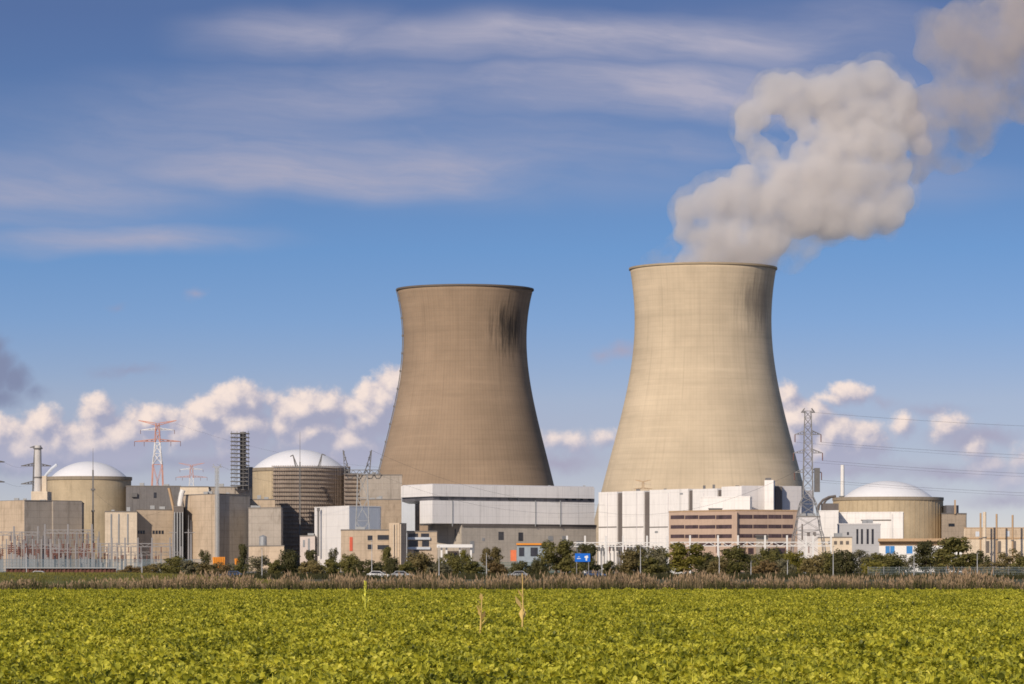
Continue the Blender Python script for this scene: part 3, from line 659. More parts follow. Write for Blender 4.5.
# -- pink office with window bands
A, B, C_ = (669, 1488), (736, 1450), (797.5, 1461)
r_, pts, z1 = building('office_building', 'pink brick office with four bands of dark windows before the white hall', 'office', [B, C_, (797.5, 1505), (672, 1525), A], 511, pinkt, ytop=1450, cap=.6, capmat=tanroof)
for (y0, y1) in ((515, 519), (524.8, 528.6), (534.2, 538)):
    for (q0, q1) in ((670.8, 684.4), (685.2, 698.4), (699.2, 715.4), (716.2, 731.8)): wins(r_, A, B, [(q0, q1, y0 + (q0 < 700) * .3, y1)], glassr)
    for (q0, q1) in ((738.8, 752.4), (753.2, 767.4), (768.2, 781.4), (782.2, 792.8)): wins(r_, B, C_, [(q0, q1, y0 - .2, y1 - .3)], glassr)
for (q0, q1) in ((672, 680), (690, 697), (699, 714), (716, 721), (724, 731)): wins(r_, A, B, [(q0, q1, 543, 546)], glassr)
for (q0, q1) in ((740, 745.5), (748, 753.5), (760, 770), (773, 786)): wins(r_, B, C_, [(q0, q1, 541.5, 545), (q0, q1, 548, 554)], glassr)
MB().bar(P(735.5, 576, 1449), P(735.5, 511.5, 1449), 1.2).build('corner_pier', pinkt, r_)
root = thing('roof_light', 'small pale roof housing at the centre of the pink office front', 'housing', (gx(762, 1440), 1440, 0))
MB().prism(poly((756, 1432), (768, 1436), (768, 1446), (756, 1444)), 0, zz(536.5, 1434)).build('wall', cream, root); MB().prism(poly((755, 1430.5), (769, 1435), (769, 1448), (755, 1446)), zz(536.5, 1434) + .003, zz(535, 1434)).build('roof', roofm, root)
# -- right reactor
c3 = containment('tan ribbed round reactor building with white dome at right', 888, 1930, 54.5, 497.5, 45, 480.8, ribwall, ribs=64)
chimney('slender grey chimney left of the right white dome', 842.5, 1968, 465, None, 4.6, 3.8, whitem, rings=((497, 7, .6),))
root = thing('pipe_arch', 'dark curved duct arch over the white building left of the right dome', 'duct', (gx(826, 1800), 1800, zz(512, 1800)))
for k in range(2): MB().tube([P(818 + k * 4, 512, 1800 + k * 5), P(819 + k * 4, 505, 1800 + k * 5), P(823 + k * 3, 500, 1800 + k * 5), P(829 + k * 2, 497, 1800 + k * 5), P(836, 496, 1800 + k * 5)], .6, 8).build('duct', recess, root)
MB().box(gx(822, 1800), gx(838, 1800), 1796, 1806, zz(514, 1800), zz(503.5, 1800)).build('plenum', recess, root)
A, B = (941.5, 1900), (966.5, 1908)
r_, pts, z1 = building('concrete_block', 'square tan block with roof antenna house right of the right dome', 'building', [A, B, (966.5, 1935), (941.5, 1935)], 514, tanc, cap=.6)
wins(r_, A, B, [(948.5, 954.5, 523.5, 526.5)], glass)
MB().box(gx(944.5, 1915), gx(957, 1915), 1908, 1925, z1, zz(505.5, 1915)).build('roof_house', strip, r_)
MB().bar(P(955, 514, 1904), P(955, 500, 1904), .8).build('mast', tanroof, r_)
MB().bar(P(966.2, 575, 1906), P(966.2, 513, 1906), .4).build('downpipe', dsteel, r_)
A, B = (819, 1720), (838.5, 1712)
building('white_building', 'plain white block between the lattice pylon and grey slotted building', 'building', [A, B, (838.5, 1750), (819, 1750)], 511.5, white, capmat=white)
r_, pts, z1 = building('white_building', 'white panelled block standing against the right reactor wall', 'building', [(838.5, 1735), (852, 1732), (903, 1722), (903.5, 1765), (838.5, 1765)], 513, white, capmat=white, ytop=1730)
wrect(MB(), (852, 1732), (903, 1722), 891.5, 893, 513.5, 541, .5, .1).build('pilaster', white, r_)
wrect(MB(), (852, 1732), (903, 1722), 861, 892, 519.6, 520.6, .25, .1).build('ledge', recess, r_)
A, B = (837.5, 1640), (880.5, 1632)
r_, pts, z1 = building('slotted_building', 'grey building with four tall narrow dark windows', 'building', [A, B, (880.5, 1670), (837.5, 1670)], 524.6, M('grey_panel', (.43, .43, .45), var=.06, streak=.15, lines=(('z', 3., .05, .2),)), vents=2, seed=13, capmat=whited)
wins(r_, A, B, [(856.4, 858.4, 529, 544), (861, 863, 529, 544), (866.6, 868.8, 529, 544), (871.6, 873.8, 529, 544), (847, 849, 532, 535)], glass)
r_, pts, z1 = building('low_building', 'low cream building at the foot of the lattice pylon', 'building', [(818, 1560), (852, 1552), (852, 1580), (818, 1585)], 538, cream, vents=3, seed=15)
wins(r_, (818, 1560), (852, 1552), [(822 + i * 6, 825 + i * 6, 541, 544.5) for i in range(5)], recess)
A, B = (795, 1574), (820, 1570)
r_, pts, z1 = building('white_building', 'white stepped block behind the lattice pylon legs', 'building', [A, B, (820, 1595), (795, 1595)], 517, whited, vents=3, seed=16)
wins(r_, A, B, [(801.5, 803, 524, 540), (807, 810, 532, 536), (813, 816, 532, 536)], recess)
A, B = (879, 1500), (962, 1490)
r_, pts, z1 = building('low_building', 'long low white building with tan roof edge and blue windows', 'building', [A, B, (962, 1525), (879, 1525)], 541.5, whitem, cap=.02)
MB().prism(poly((878, 1497), (963, 1487), (963, 1526), (878, 1526)), z1 + .03, zz(538.6, 1500)).build('roof_edge', tanroof, r_)
wrect(MB(), A, B, 879.2, 961.8, 541.6, 545.4, .25, .1).build('fascia', tanroof, r_)
wins(r_, A, B, [(885.5, 889.8, 546, 553.6), (890.2, 894.6, 546, 553.6), (906.5, 912.5, 546, 553.6)], bglass, whitem)
# -- far right building with pipes
A, B = (964, 1760), (1090, 1752)
r_, pts, z1 = building('pump_house', 'long cream building at far right behind the brown pipes', 'building', [A, B, (1090, 1830), (964, 1830)], 528.5, cream, vents=0, capmat=tanroof)
wrect(MB(), A, B, 964.5, 1088, 529, 537, .06, .3).build('upper_band', tanc, r_)
wins(r_, A, B, [(975.5, 979.3, 531.5, 536.5), (1006.5, 1009.5, 531, 536.5), (1019, 1024, 537.6, 539.6)], bluew)
wrect(MB(), A, B, 964.5, 1088, 537.4, 539, .3, .1).build('ledge', tanroof, r_)
wins(r_, A, B, [(986, 989.4, 541, 553), (998, 1001, 541, 553), (1013, 1016, 541, 553)], recess, name='dark_opening')
for (q, t, w0, mt, lab) in ((980.6, 513, 1.9, tanroof, 'slim brown pipe stack left of the thick cream stack, far right'), (984.6, 512, 3.4, cream, 'thick cream stack among brown pipe stacks at far right'), (996.6, 514, 2.0, tanroof, 'slim brown pipe stack alone between cream stack and right edge'), (1012.6, 515, 2.0, tanroof, 'rightmost slim brown pipe stack at the edge')):
    chimney(lab, q, 1745, t, None, w0, w0, mt, rings=((t + 26, w0 + 1.2, .5),), group='pipe stacks at far right')

# ------------------------------------------------------------------ pylons
def lattice(mb, cx, Y, levels, w):
    """levels: (z, half width); four legs with crossed bracing"""
    for (za, ha), (zb, hb) in zip(levels, levels[1:]):
        A_ = [Vector((cx + i * ha, Y + j * ha, za)) for i, j in ((-1, -1), (1, -1), (1, 1), (-1, 1))]
        B_ = [Vector((cx + i * hb, Y + j * hb, zb)) for i, j in ((-1, -1), (1, -1), (1, 1), (-1, 1))]
        for k in range(4):
            mb.bar(A_[k], B_[k], w); n_ = (k + 1) % 4
            mb.bar(A_[k], B_[n_], w * .55); mb.bar(A_[n_], B_[k], w * .55); mb.bar(B_[k], B_[n_], w * .55)
def arm(mb, cx, Y, z, half, reach, h, w):
    for sgn in (-1, 1):
        tip = Vector((cx + sgn * reach, Y, z))
        for j in (-1, 1):
            mb.bar((cx + sgn * half, Y + j * half, z), tip, w); mb.bar((cx + sgn * half, Y + j * half, z + h), tip, w)
        n = 4
        for k in range(n):
            t0, t1 = k / n, (k + 1) / n; xa, xb = cx + sgn * (half + (reach - half) * t0), cx + sgn * (half + (reach - half) * t1)
            mb.bar((xa, Y, z + h * (1 - t0)), (xb, Y, z), w * .6); mb.bar((xa, Y, z), (xb, Y, z + h * (1 - t1)), w * .6)
def insulators(mb, cx, Y, z, reach, n=1, L=2.6):
    for sgn in (-1, 1):
        for k in range(n):
            x = cx + sgn * reach * (1 - .42 * k); mb.tube([(x, Y, z), (x, Y, z - L)], .17, 6)
Yp = 1230; s = Yp / F; cx = gx(808, Yp)
root = thing('lattice_pylon', 'dark grey lattice pylon with four crossarms right of the pale cooling tower', 'pylon', (cx, Yp, 0))
zs_ = [0, 6, 13, zz(530, Yp), zz(517, Yp), zz(504, Yp), zz(497, Yp), zz(488, Yp), zz(478, Yp), zz(468, Yp), zz(459, Yp), zz(450, Yp), zz(442, Yp), zz(434, Yp), zz(426, Yp), zz(418, Yp), zz(411, Yp)]
hw = [6.4, 5.7, 4.9, 4.3, 3.6, 2.75, 1.75, 1.65, 1.55, 1.5, 1.45, 1.4, 1.35, 1.3, 1.2, 1.1, 1.0]
m_ = MB(); lattice(m_, cx, Yp, list(zip(zs_, hw)), .22); m_.build('lattice_tower', pyls, root)
ARMS = [(412.5, 6.8), (434.5, 13), (453, 14.5), (472.5, 13.5)]
m_ = MB(); [arm(m_, cx, Yp, zz(y, Yp), 1.2, rr * s, 1.4, .18) for y, rr in ARMS]; m_.build('crossarms', pyls, root)
m_ = MB(); [insulators(m_, cx, Yp, zz(y, Yp), rr * s, 1) for y, rr in ARMS[1:]]; m_.build('insulators', insul, root)
MB().box(cx + 2.2, cx + 4, Yp - 1, Yp + 1, zz(492, Yp), zz(468, Yp)).build('cable_box', dsteel, root)
def wire(name, label, a, b, sag, rad=.055, n=26, group='overhead wires'):
    a, b = Vector(a), Vector(b); path = []
    for i in range(n + 1):
        t = i / n; q = a.lerp(b, t); q.z -= sag * 4 * t * (1 - t); path.append(q)
    tag(MB().tube(path, rad, 5).build(name, wirem), label, 'wire', group)
def pylon_wires(cx, Y, arms, s_, drop, ends, sag, labels):
    for (y, rr), lab in zip(arms, labels):
        pass
wl = ['topmost thin wire', 'second wire from the top', 'third wire from the top', 'lowest wire']
nxt = Vector((210, 25, -4))
for i, (y, rr) in enumerate(ARMS):
    a = Vector((cx + rr * s, Yp, zz(y, Yp) - (0 if i == 0 else 2.6)))
    wire('overhead_wire', wl[i] + ' running right from the dark lattice pylon', a, a + nxt, 3.2, .036)
    if i:
        a = Vector((cx - rr * s, Yp, zz(y, Yp) - 2.6))
        wire('overhead_wire', ['', 'upper', 'middle', 'lower'][i] + ' far side wire leaving the left arms of the dark pylon towards the right', a, a + nxt * 1.2 + Vector((0, 60, 0)), 3.6, .026)

def red_pylon(label, cpx, Y, top, scale_, base_py):
    s = Y / F; cx = gx(cpx, Y); root = thing('lattice_pylon', label, 'pylon', (cx, Y, 0))
    zt = zz(top, Y); k = scale_
    m_ = MB(); m2 = MB()
    z1, z2, z3 = zt - 22 * k * s, zt - 44 * k * s, zz(base_py, Y)
    lattice(m_, cx, Y, [(z3, 8 * k * s), (z3 + (z2 - z3) * .6, 6.2 * k * s), (z2, 4.6 * k * s)], .46 * k)
    lattice(m2, cx, Y, [(z2, 4.6 * k * s), (z2 + 11 * k * s, 3.4 * k * s), (z1, 2.6 * k * s)], .46 * k)
    m_.build('lattice_tower', pylr, root); m_ = MB(); lattice(m_, cx, Y, [(z1, 2.6 * k * s), (z1 + 10 * k * s, 2.2 * k * s), (zt - 3 * k * s, 1.6 * k * s)], .45 * k)
    arm(m_, cx, Y, z1 + 1 * k * s, 2.6 * k * s, 23 * k * s, 2.4 * k * s, .4 * k)
    arm(m2, cx, Y, zt - 9.5 * k * s, 2. * k * s, 17 * k * s, 2 * k * s, .38 * k)
    for sg in (-1, 1):
        for j in (-.6, .6): m_.bar((cx, Y + j, zt - 5 * k * s), (cx + sg * 19 * k * s, Y, zt), .45 * k)
        m_.bar((cx + sg * 2 * k * s, Y, zt - 2.5 * k * s), (cx + sg * 19 * k * s, Y, zt), .5 * k)
    m_.build('tower_head', pylr, root); m2.build('white_section', pylw, root)
    i_ = MB(); insulators(i_, cx, Y, z1 + k * s, 23 * k * s, 2, 6 * k * s * .8); insulators(i_, cx, Y, zt - 9.5 * k * s, 17 * k * s, 1, 5 * k * s * .8); i_.build('insulators', insul, root)
    return root
red_pylon('larger red and white pylon with spread top arms behind the dark block', 157.5, 2350, 420.5, 1.0, 566)
red_pylon('smaller red and white pylon far behind the big concrete block', 191.5, 3400, 463, .68, 566)
red_pylon('faint grey pylon with spread arms between the halls and the pale cooling tower', 643, 1900, 480, .42, 566)
o = [q for q in COL.objects if q.name.startswith('lattice_pylon')][-1]
for ch in o.children: ch.data.materials.clear(); ch.data.materials.append(tanroof if ch.name.startswith(('lattice', 'tower')) else cream)
# horned gantry pylon by the scaffolded reactor
Yg = 1560; s = Yg / F; root = thing('gantry_pylon', 'grey twin horned gantry pylon between the scaffold and grey concrete block', 'pylon', (gx(361, Yg), Yg, 0))
m_ = MB()
for q, tip, ln in ((347, 343, 450), (366.5, 371.5, 450)):
    for dy in (-1.2, 1.2):
        m_.bar(P(q - 2.2, 474, Yg + dy), P(tip, ln, Yg), .3); m_.bar(P(q + 3.0, 474, Yg + dy), P(tip, ln, Yg), .3)
    for k in range(4):
        t = k / 4; y0 = 474 - 24 * t; cxp = q + .4 + (tip - q - .4) * t; hw_ = 2.6 * (1 - t)
        m_.bar(P(cxp - hw_, y0, Yg), P(cxp + hw_ * .75, y0 - 5, Yg), .22); m_.bar(P(cxp + hw_, y0, Yg), P(cxp - hw_ * .75, y0 - 5, Yg), .22)
m_.build('horn', dsteel, root)
m_ = MB()
for dy in (-1.4, 1.4):
    m_.bar(P(344, 470, Yg + dy), P(381, 470, Yg + dy), .3); m_.bar(P(344, 474, Yg + dy), P(381, 474, Yg + dy), .3)
for k in range(12):
    a = 344 + k * 3.08; m_.bar(P(a, 470 if k % 2 else 474, Yg - 1.4), P(a + 3.08, 474 if k % 2 else 470, Yg - 1.4), .22)
m_.build('crossbeam', dsteel, root)
m_ = MB(); lattice(m_, gx(362.5, Yg), Yg, [(0, 3.6), (12, 3.2), (22, 2.8), (32, 2.4), (zz(474, Yg), 2.1)], .26); m_.build('lattice_tower', steel, root)
m_ = MB()
for q in (350, 359, 370, 378):
    m_.tube([P(q - 4, 474.5, Yg), P(q - 1.6, 478.5, Yg), P(q + 1.6, 478.5, Yg), P(q + 4, 474.5, Yg)], .28, 6)
m_.build('insulators', dsteel, root)
# pylon at the left edge behind the white chimney
Ye = 2500; s = Ye / F; cx = gx(36, Ye)
root = thing('lattice_pylon', 'grey pylon mostly hidden behind the white chimney at far left', 'pylon', (cx, Ye, 0))
m_ = MB(); lattice(m_, cx, Ye, [(0, 5), (25, 3.6), (45, 2.4), (zz(484, Ye), 2), (zz(465, Ye), 1.6), (zz(447, Ye), .9)], .4); m_.build('lattice_tower', dsteel, root)
m_ = MB(); arm(m_, cx, Ye, zz(466, Ye), 1.6, 15 * s, 2, .5); arm(m_, cx, Ye, zz(484, Ye), 2, 15 * s, 2, .5); arm(m_, cx, Ye, zz(447.5, Ye), 1, 6 * s, 1, .4); m_.build('crossarms', dsteel, root)
cx2 = gx(-14, 1900); root = thing('lattice_pylon', 'pylon just beyond the left edge, only its two arm tips showing', 'pylon', (cx2, 1900, 0)); s = 1900 / F
m_ = MB(); lattice(m_, cx2, 1900, [(0, 5), (20, 3.6), (40, 2.4), (zz(482, 1900), 2), (zz(462, 1900), 1.6), (zz(440, 1900), .9)], .4); m_.build('lattice_tower', dsteel, root)
m_ = MB(); arm(m_, cx2, 1900, zz(462, 1900), 1.6, 18.5 * s, 1.6, .5); arm(m_, cx2, 1900, zz(482, 1900), 2, 18.5 * s, 1.6, .5); m_.build('crossarms', dsteel, root)
for i, (a, b, lab) in enumerate(((P(4, 462, 1900), P(30, 466, 2500), 'upper wire between the left edge and the white chimney'), (P(4, 482, 1900), P(30, 484, 2500), 'lower wire between the left edge and the white chimney'),
        (P(174, 423, 2350), P(420, 470, 2100), 'wire falling from the larger red pylon towards the brown tower'), (P(217, 464, 1675), P(344, 474, 1560), 'sagging wire from the grey lattice mast to the horned gantry'),
        (P(378, 474, 1560), P(600, 512, 1500), 'wire sagging across the long white hall from the horned gantry'), (P(371, 450, 1560), P(605, 505, 1600), 'upper wire sagging across the long white hall'),
        (P(93, 490, 1779), P(160, 512, 1680), 'wire from the dark mast down across the left reactor wall'), (P(600, 512, 1500), P(808 - 13, 472, 1230), 'wire rising across the slotted white hall to the dark pylon'))):
    wire('overhead_wire', lab, a, b, 6 if i > 1 else 2, .036)

# ------------------------------------------------------------------ switchyard at left, pipe gantry at right
Ys = 1320; s = Ys / F
proto = thing('switchyard_post', 'slim grey switchyard post with brown insulator, in the cluster at far left', 'switchgear', (0, Ys, 0), 'switchyard posts')
MB().bar((0, Ys, 0), (0, Ys, 6.2), .6).build('post', postg, proto)
m_ = MB()
for k in range(5): m_.lathe(0, Ys, [(.12, 6.2 + k * .62), (.5, 6.3 + k * .62), (.5, 6.5 + k * .62), (.12, 6.78 + k * .62)], 10)
m_.build('insulator', insul, proto)
MB().tube([(0, Ys, 9.3), (0, Ys, 12.3)], .11, 6).build('rod', postg, proto)
rr_ = random.Random(3); first = True
for i in range(92):
    q = rr_.uniform(-4, 96) if i < 76 else rr_.uniform(96, 166); y = rr_.uniform(1290, 1420); sc = rr_.uniform(.75, 1.2) * (1 if i < 76 else .66)
    loc = (gx(q, y), y, 0)
    if first: proto.location = loc; proto.scale = (1, 1, sc); first = False
    else: copy_thing(proto, loc, sc=(1, 1, sc))
def gantry(label, q0, q1, Y, top, legs, group=None, mat=postg, w=.6):
    root = thing('steel_gantry', label, 'gantry', (gx((q0 + q1) / 2, Y), Y, 0), group)
    m_ = MB(); z = zz(top, Y)
    for dz in (0, -1.2): m_.bar((gx(q0, Y), Y, z + dz), (gx(q1, Y), Y, z + dz), w * .5)
    n = max(4, int((gx(q1, Y) - gx(q0, Y)) / 2.))
    for k in range(n):
        xa, xb = gx(q0, Y) + (gx(q1, Y) - gx(q0, Y)) * k / n, gx(q0, Y) + (gx(q1, Y) - gx(q0, Y)) * (k + 1) / n
        m_.bar((xa, Y, z - (1.2 if k % 2 else 0)), (xb, Y, z - (0 if k % 2 else 1.2)), w * .3)
    m_.build('beam', mat, root)
    for q in legs: MB().bar((gx(q, Y), Y, 0), (gx(q, Y), Y, z + 2.2), w).build('leg', mat, root)
    m_ = MB()
    for k in range(1, 7):
        x = gx(q0 + (q1 - q0) * k / 7, Y); m_.tube([(x, Y, z - 1.2), (x, Y, z - 3.4)], .16, 6)
    m_.build('insulators', insul, root)
gantry('grey switchyard gantry at the far left edge', -12, 40, 1380, 532, (-8, 14, 38))
gantry('grey switchyard gantry below the left reactor dome', 44, 94, 1360, 530, (45, 68, 92))
gantry('low grey switchyard gantry in front of the small white building', 96, 172, 1340, 543.5, (98, 112, 125, 138, 152, 170), w=.5)
for (q0, q1, Y, top, lab) in ((-12, 60, 1300, 545, 'lower busbar gantry with many legs in front of the far left concrete block'), (50, 118, 1295, 549, 'lower busbar gantry in front of the left reactor wall'), (10, 100, 1440, 537, 'rear switchyard gantry before the wall of the far left block'), (100, 182, 1400, 552, 'low rear gantry before the tan brick building')):
    gantry(lab, q0, q1, Y, top, tuple(np.linspace(q0 + 1, q1 - 1, 9)), mat=M('dull_steel', (.22, .21, .21)) if Y > 1350 else postg, w=.42)
gantry('pale gantry beam on tall legs in front of the slotted white hall', 566, 668, 1150, 542.6, (567, 585, 606, 623, 647, 667), mat=whitem, w=.55)
gantry('pale gantry beam on legs in front of the pink office', 670, 832, 1140, 542.2, (690, 718, 738, 765, 787, 806, 813, 831), mat=whitem, w=.55)
root = thing('switchgear', 'row of grey switchgear frames among trees below the slotted white hall', 'switchgear', (gx(620, 1170), 1170, 0))
m_ = MB()
for k in range(17):
    q = 598 + k * 3.1 + rr_.uniform(-.8, .8); m_.bar(P(q, 575, 1170), P(q, 546 + rr_.uniform(0, 8), 1170), .4)
m_.build('frame', postg, root)
m_ = MB()
for k in range(14):
    q = 599 + k * 3.6; m_.tube([P(q, 551, 1168), P(q, 545, 1168)], .35, 8)
m_.build('insulators', dsteel, root)
for (q, top, Y, lab) in ((191, 520, 1450, 'pale lightning rod mast before the tan brick building'), (188.5, 515, 1452, 'tall pale rod mast beside the narrow dark duct tower'), (173, 520, 1450, 'thin rod mast before the left end of the tan brick building'), (189.5 + 0.01, 514, 1600, None)):
    if lab is None: continue
    m_ = MB().bar(P(q, 572, Y), P(q, top + 14, Y), .7, .5).bar(P(q, top + 14, Y), P(q, top, Y), .25, .12).bar(P(q - 4, 532.5, Y), P(q + 4, 532.5, Y), .25)
    tag(m_.build('rod_mast', postg), lab, 'mast')
for (q0, q1, y0, y1, Y, mt, nm, lab, ct) in ((212.5, 225, 557, 562, 1010, orangem, 'skip', 'orange skip container behind shrubs below the large concrete block', 'skip'), (234.5, 243, 558.5, 562.5, 1012, orangem, 'skip', 'smaller faded orange skip right of the bigger skip', 'skip')):
    root = thing(nm, lab, ct, (gx((q0 + q1) / 2, Y), Y, 0)); xa, xb = gx(q0, Y), gx(q1, Y); zt = zz(y0, Y)
    MB().prism([(xa + .3, Y), (xb - .3, Y), (xb - .3, Y + 2.2), (xa + .3, Y + 2.2)], .3, zt, taper=[(xa, Y - .1), (xb, Y - .1), (xb, Y + 2.3), (xa, Y + 2.3)]).build('bin', mt, root)
    m_ = MB()
    for k in range(5): x = xa + .3 + (xb - xa - .6) * (k + .5) / 5; m_.box(x - .06, x + .06, Y - .28, Y - .1, .4, zt - .1)
    m_.build('ribs', M('skip_rib', (.5, .2, .03)), root)
# red banner beside the shed, yellow bins, white tarp
root = thing('banner', 'orange red upright banner board left of the orange edged shed', 'banner', (gx(513.5, 1100), 1100, 0))
MB().prism(poly((510.5, 1100), (516.3, 1100), (516.3, 1100.3), (510.5, 1100.3)), zz(561, 1100), zz(550, 1100)).build('board', M('banner_red', (.75, .2, .09), var=.25, scale=.6), root)
for q in (511, 515.8): MB().bar(P(q, 575, 1100.5), P(q, 550, 1100.5), .2).build('post', postg, root)

# ------------------------------------------------------------------ road side: sign, lamp posts, fences, cars
Yb = 640; root = thing('road_sign', 'blue road sign with white symbols on two posts by the trees', 'road sign', (gx(582.5, Yb), Yb, 0))
panel = MB().box(gx(575, Yb), gx(590.2, Yb), Yb, Yb + .06, zz(561.8, Yb), zz(553.4, Yb)).build('panel', bluem, root)
m_ = MB(); yy = Yb - .02
def sbox(x0, x1, y0, y1): m_.box(gx(x0, Yb), gx(x1, Yb), yy, yy + .015, zz(y1, Yb), zz(y0, Yb))
sbox(577, 580.6, 558.2, 558.9); sbox(578.0, 579.6, 556.6, 557.1)
m_.add([P(584.8, 556.2, yy), P(587.6, 555.4, yy), P(588.3, 557.4, yy), P(586.9, 558.6, yy), P(587.2, 560.6, yy), P(585.6, 560.4, yy), P(585.8, 558.2, yy), P(584.4, 557.5, yy)], [tuple(range(8))])
m_.build('symbols', signw, panel)
MB().box(gx(582.4, Yb), gx(582.65, Yb), Yb - .015, Yb - .002, zz(561.6, Yb), zz(553.6, Yb)).build('divider', bluem, panel)
for q in (576.6, 588.6): MB().bar(P(q, 580, Yb + .1), P(q, 554, Yb + .1), .11).build('post', postg, root)
lp = thing('lamp_post', None, 'lamp post', (0, 700, 0), 'lamp posts along the road')
MB().tube([(0, 700, 0), (0, 700, .9)], .13, 8).build('base', lampm, lp)
MB().tube([(0, 700, .9), (0, 700, 6.9)], .085, 8, .05).build('pole', lampm, lp)
MB().tube([(0, 700, 6.85), (0, 699.7, 7.1), (0, 699.1, 7.15)], .04, 6).build('arm', lampm, lp)
MB().box(-.14, .14, 698.6, 699.2, 7.08, 7.2).build('lamp_head', steel, lp)
posts = [(26.5, 546, 'pale lamp post in front of the rusty pile wall at far left'), (142, 553, 'lamp post just right of the pile wall, before low shrubs'), (262, 548, 'lamp post in front of the low tan shed'), (371.8, 540, 'lamp post in front of the tan office with red panel'),
 (439, 546, 'lamp post in front of the entrance canopy'), (486.5, 553, 'lamp post before the grey base of the long hall'), (602, 546, 'lamp post just right of the blue road sign'), (640.5, 546, 'lamp post among trees below the slotted white hall'),
 (719.3, 548, 'lamp post before the tree under the pink office'), (751, 561, 'short lamp post right of the pink office corner pier'), (787.5, 560, 'short lamp post before shrubs left of the dark lattice pylon'), (833.2, 546, 'lamp post in front of the low cream building'),
 (914, 553, 'lamp post before the low white building with blue windows'), (977.3, 553, 'lamp post at far right in front of the largest tree')]
for i, (q, top, lab) in enumerate(posts):
    h = zz(top, 704) ; loc = (gx(q, 704), 704, 0); sc = (1, 1, h / 7.2)
    if i == 0: lp.location = loc; lp.scale = sc; lp['label'] = lab
    else: copy_thing(lp, loc, lab, sc=sc)
def fence(label, q0, q1, Y, h, mat, step=.28, bar=.045, gap=3.0):
    xa, xb = gx(q0, Y), gx(q1, Y); root = thing('wire_fence', label, 'fence', ((xa + xb) / 2, Y, 0))
    m_ = MB(); x = xa
    while x < xb: m_.bar((x, Y, .05), (x, Y, h), bar); x += step
    for z in np.linspace(.15, h - .05, 5): m_.bar((xa, Y, z), (xb, Y, z), bar)
    m_.build('mesh_panel', mat, root)
    n = min(100, int((xb - xa) / gap)); 
    for k in range(n + 1):
        x = xa + (xb - xa) * k / n; MB().bar((x, Y - .06, 0), (x, Y - .06, h + .15), .10).build('post', postg, root)
fence('grey wire fence behind the reeds at right', 868, 1040, 730, 2.2, fencem)
fence('pale blue grey wire fence along the foot of the switchyard', -10, 205, 1180, 4.6, M('blue_fence', (.24, .31, .35)), .34, .11, 3.2)
fence('dark green fence below the entrance canopy', 436, 560, 980, 3.4, fenceg, .34, .08, 4)
# rusty pile wall at left
root = thing('pile_wall', 'low rust brown pile wall with pale top rail at far left', 'wall', (gx(60, 800), 800, 0))
MB().box(gx(6, 800), gx(116, 800), 800, 800.5, 0, zz(568.4, 800)).build('piles', rustw, root)
m_ = MB()
for k in range(27): x = gx(8 + k * 4.05, 800); m_.box(x - .18, x + .18, 799.75, 799.98, 0, zz(569.2, 800))
m_.build('pile_ribs', rustw, root)
MB().box(gx(5, 800), gx(117, 800), 799.4, 800.8, zz(568.4, 800) + .004, zz(567.4, 800)).build('top_rail', steel, root)

def car(name, label, cat, px, Y, paint, facing=1, van=False):
    root = thing(name, label, cat, (gx(px, Y), Y, 0)); x = gx(px, Y); f = facing
    L, W = (5.2, 1.95) if van else (4.4, 1.75)
    prof = [(-.5, .35), (.5, .35), (.5, .72), (.47, .95), (.30, 1.05), (.16, 1.95), (-.47, 2.0), (-.5, 1.2)] if van else [(-.5, .32), (.5, .32), (.5, .62), (.47, .80), (.24, .92), (.08, 1.42), (-.26, 1.45), (-.40, .98), (-.49, .92)]
    def ext(mb, pr, y0, y1):
        n = len(pr); mb.add([(x + f * a * L, Y + y0, z) for a, z in pr] + [(x + f * a * L, Y + y1, z) for a, z in pr], [tuple(range(n)), tuple(range(n, 2 * n))[::-1]] + [(i, (i + 1) % n, n + (i + 1) % n, n + i) for i in range(n)])
    m_ = MB(); ext(m_, prof, 0, W); m_.build('body', cpaint[paint], root)
    m_ = MB(); wn = [(.26, 1.12), (.15, 1.75), (.04, 1.78), (.04, 1.12)] if van else [(.20, .95), (.07, 1.35), (-.25, 1.38), (-.36, .98)]
    ext(m_, wn, -.012, W + .012); m_.build('window', glass, root)
    for wx in (-.31, .31):
        for wy in (.1, W - .1):
            cx_ = x + f * wx * L; m_ = MB().tube([(cx_, Y + wy - .12, .33), (cx_, Y + wy + .12, .33)], .33, 16); wh = m_.build('wheel', tyre, root)
            MB().tube([(cx_, Y + wy - .135, .33), (cx_, Y + wy + .135, .33)], .19, 12).build('rim', rimm, wh)
    for wy in (.25, W - .25): MB().box(x + f * .5 * L - .03, x + f * .5 * L + .03, Y + wy - .15, Y + wy + .15, .62, .76).build('headlight', signw, root)
car('parked_car', 'white car half hidden by grass below the rusty pile wall', 'car', 40, 696, 'white')
car('parked_car', 'dark blue car behind the reeds below the large concrete block', 'car', 231, 693, 'blue', -1)
car('parked_car', 'white car behind the reeds beside the lamp post before the office', 'car', 378, 693, 'white')
car('parked_car', 'silver car behind shrubs below the long hall base', 'car', 517, 696, 'silver', -1)
car('parked_car', 'small silver car right of the white car, before the stair tower', 'car', 402, 697, 'silver')
car('delivery_van', 'white van half hidden between trees left of the pink office', 'van', 675, 905, 'white', 1, True)
car('parked_car', 'blue car between the blue road sign and a lamp post', 'car', 595, 712, 'blue')

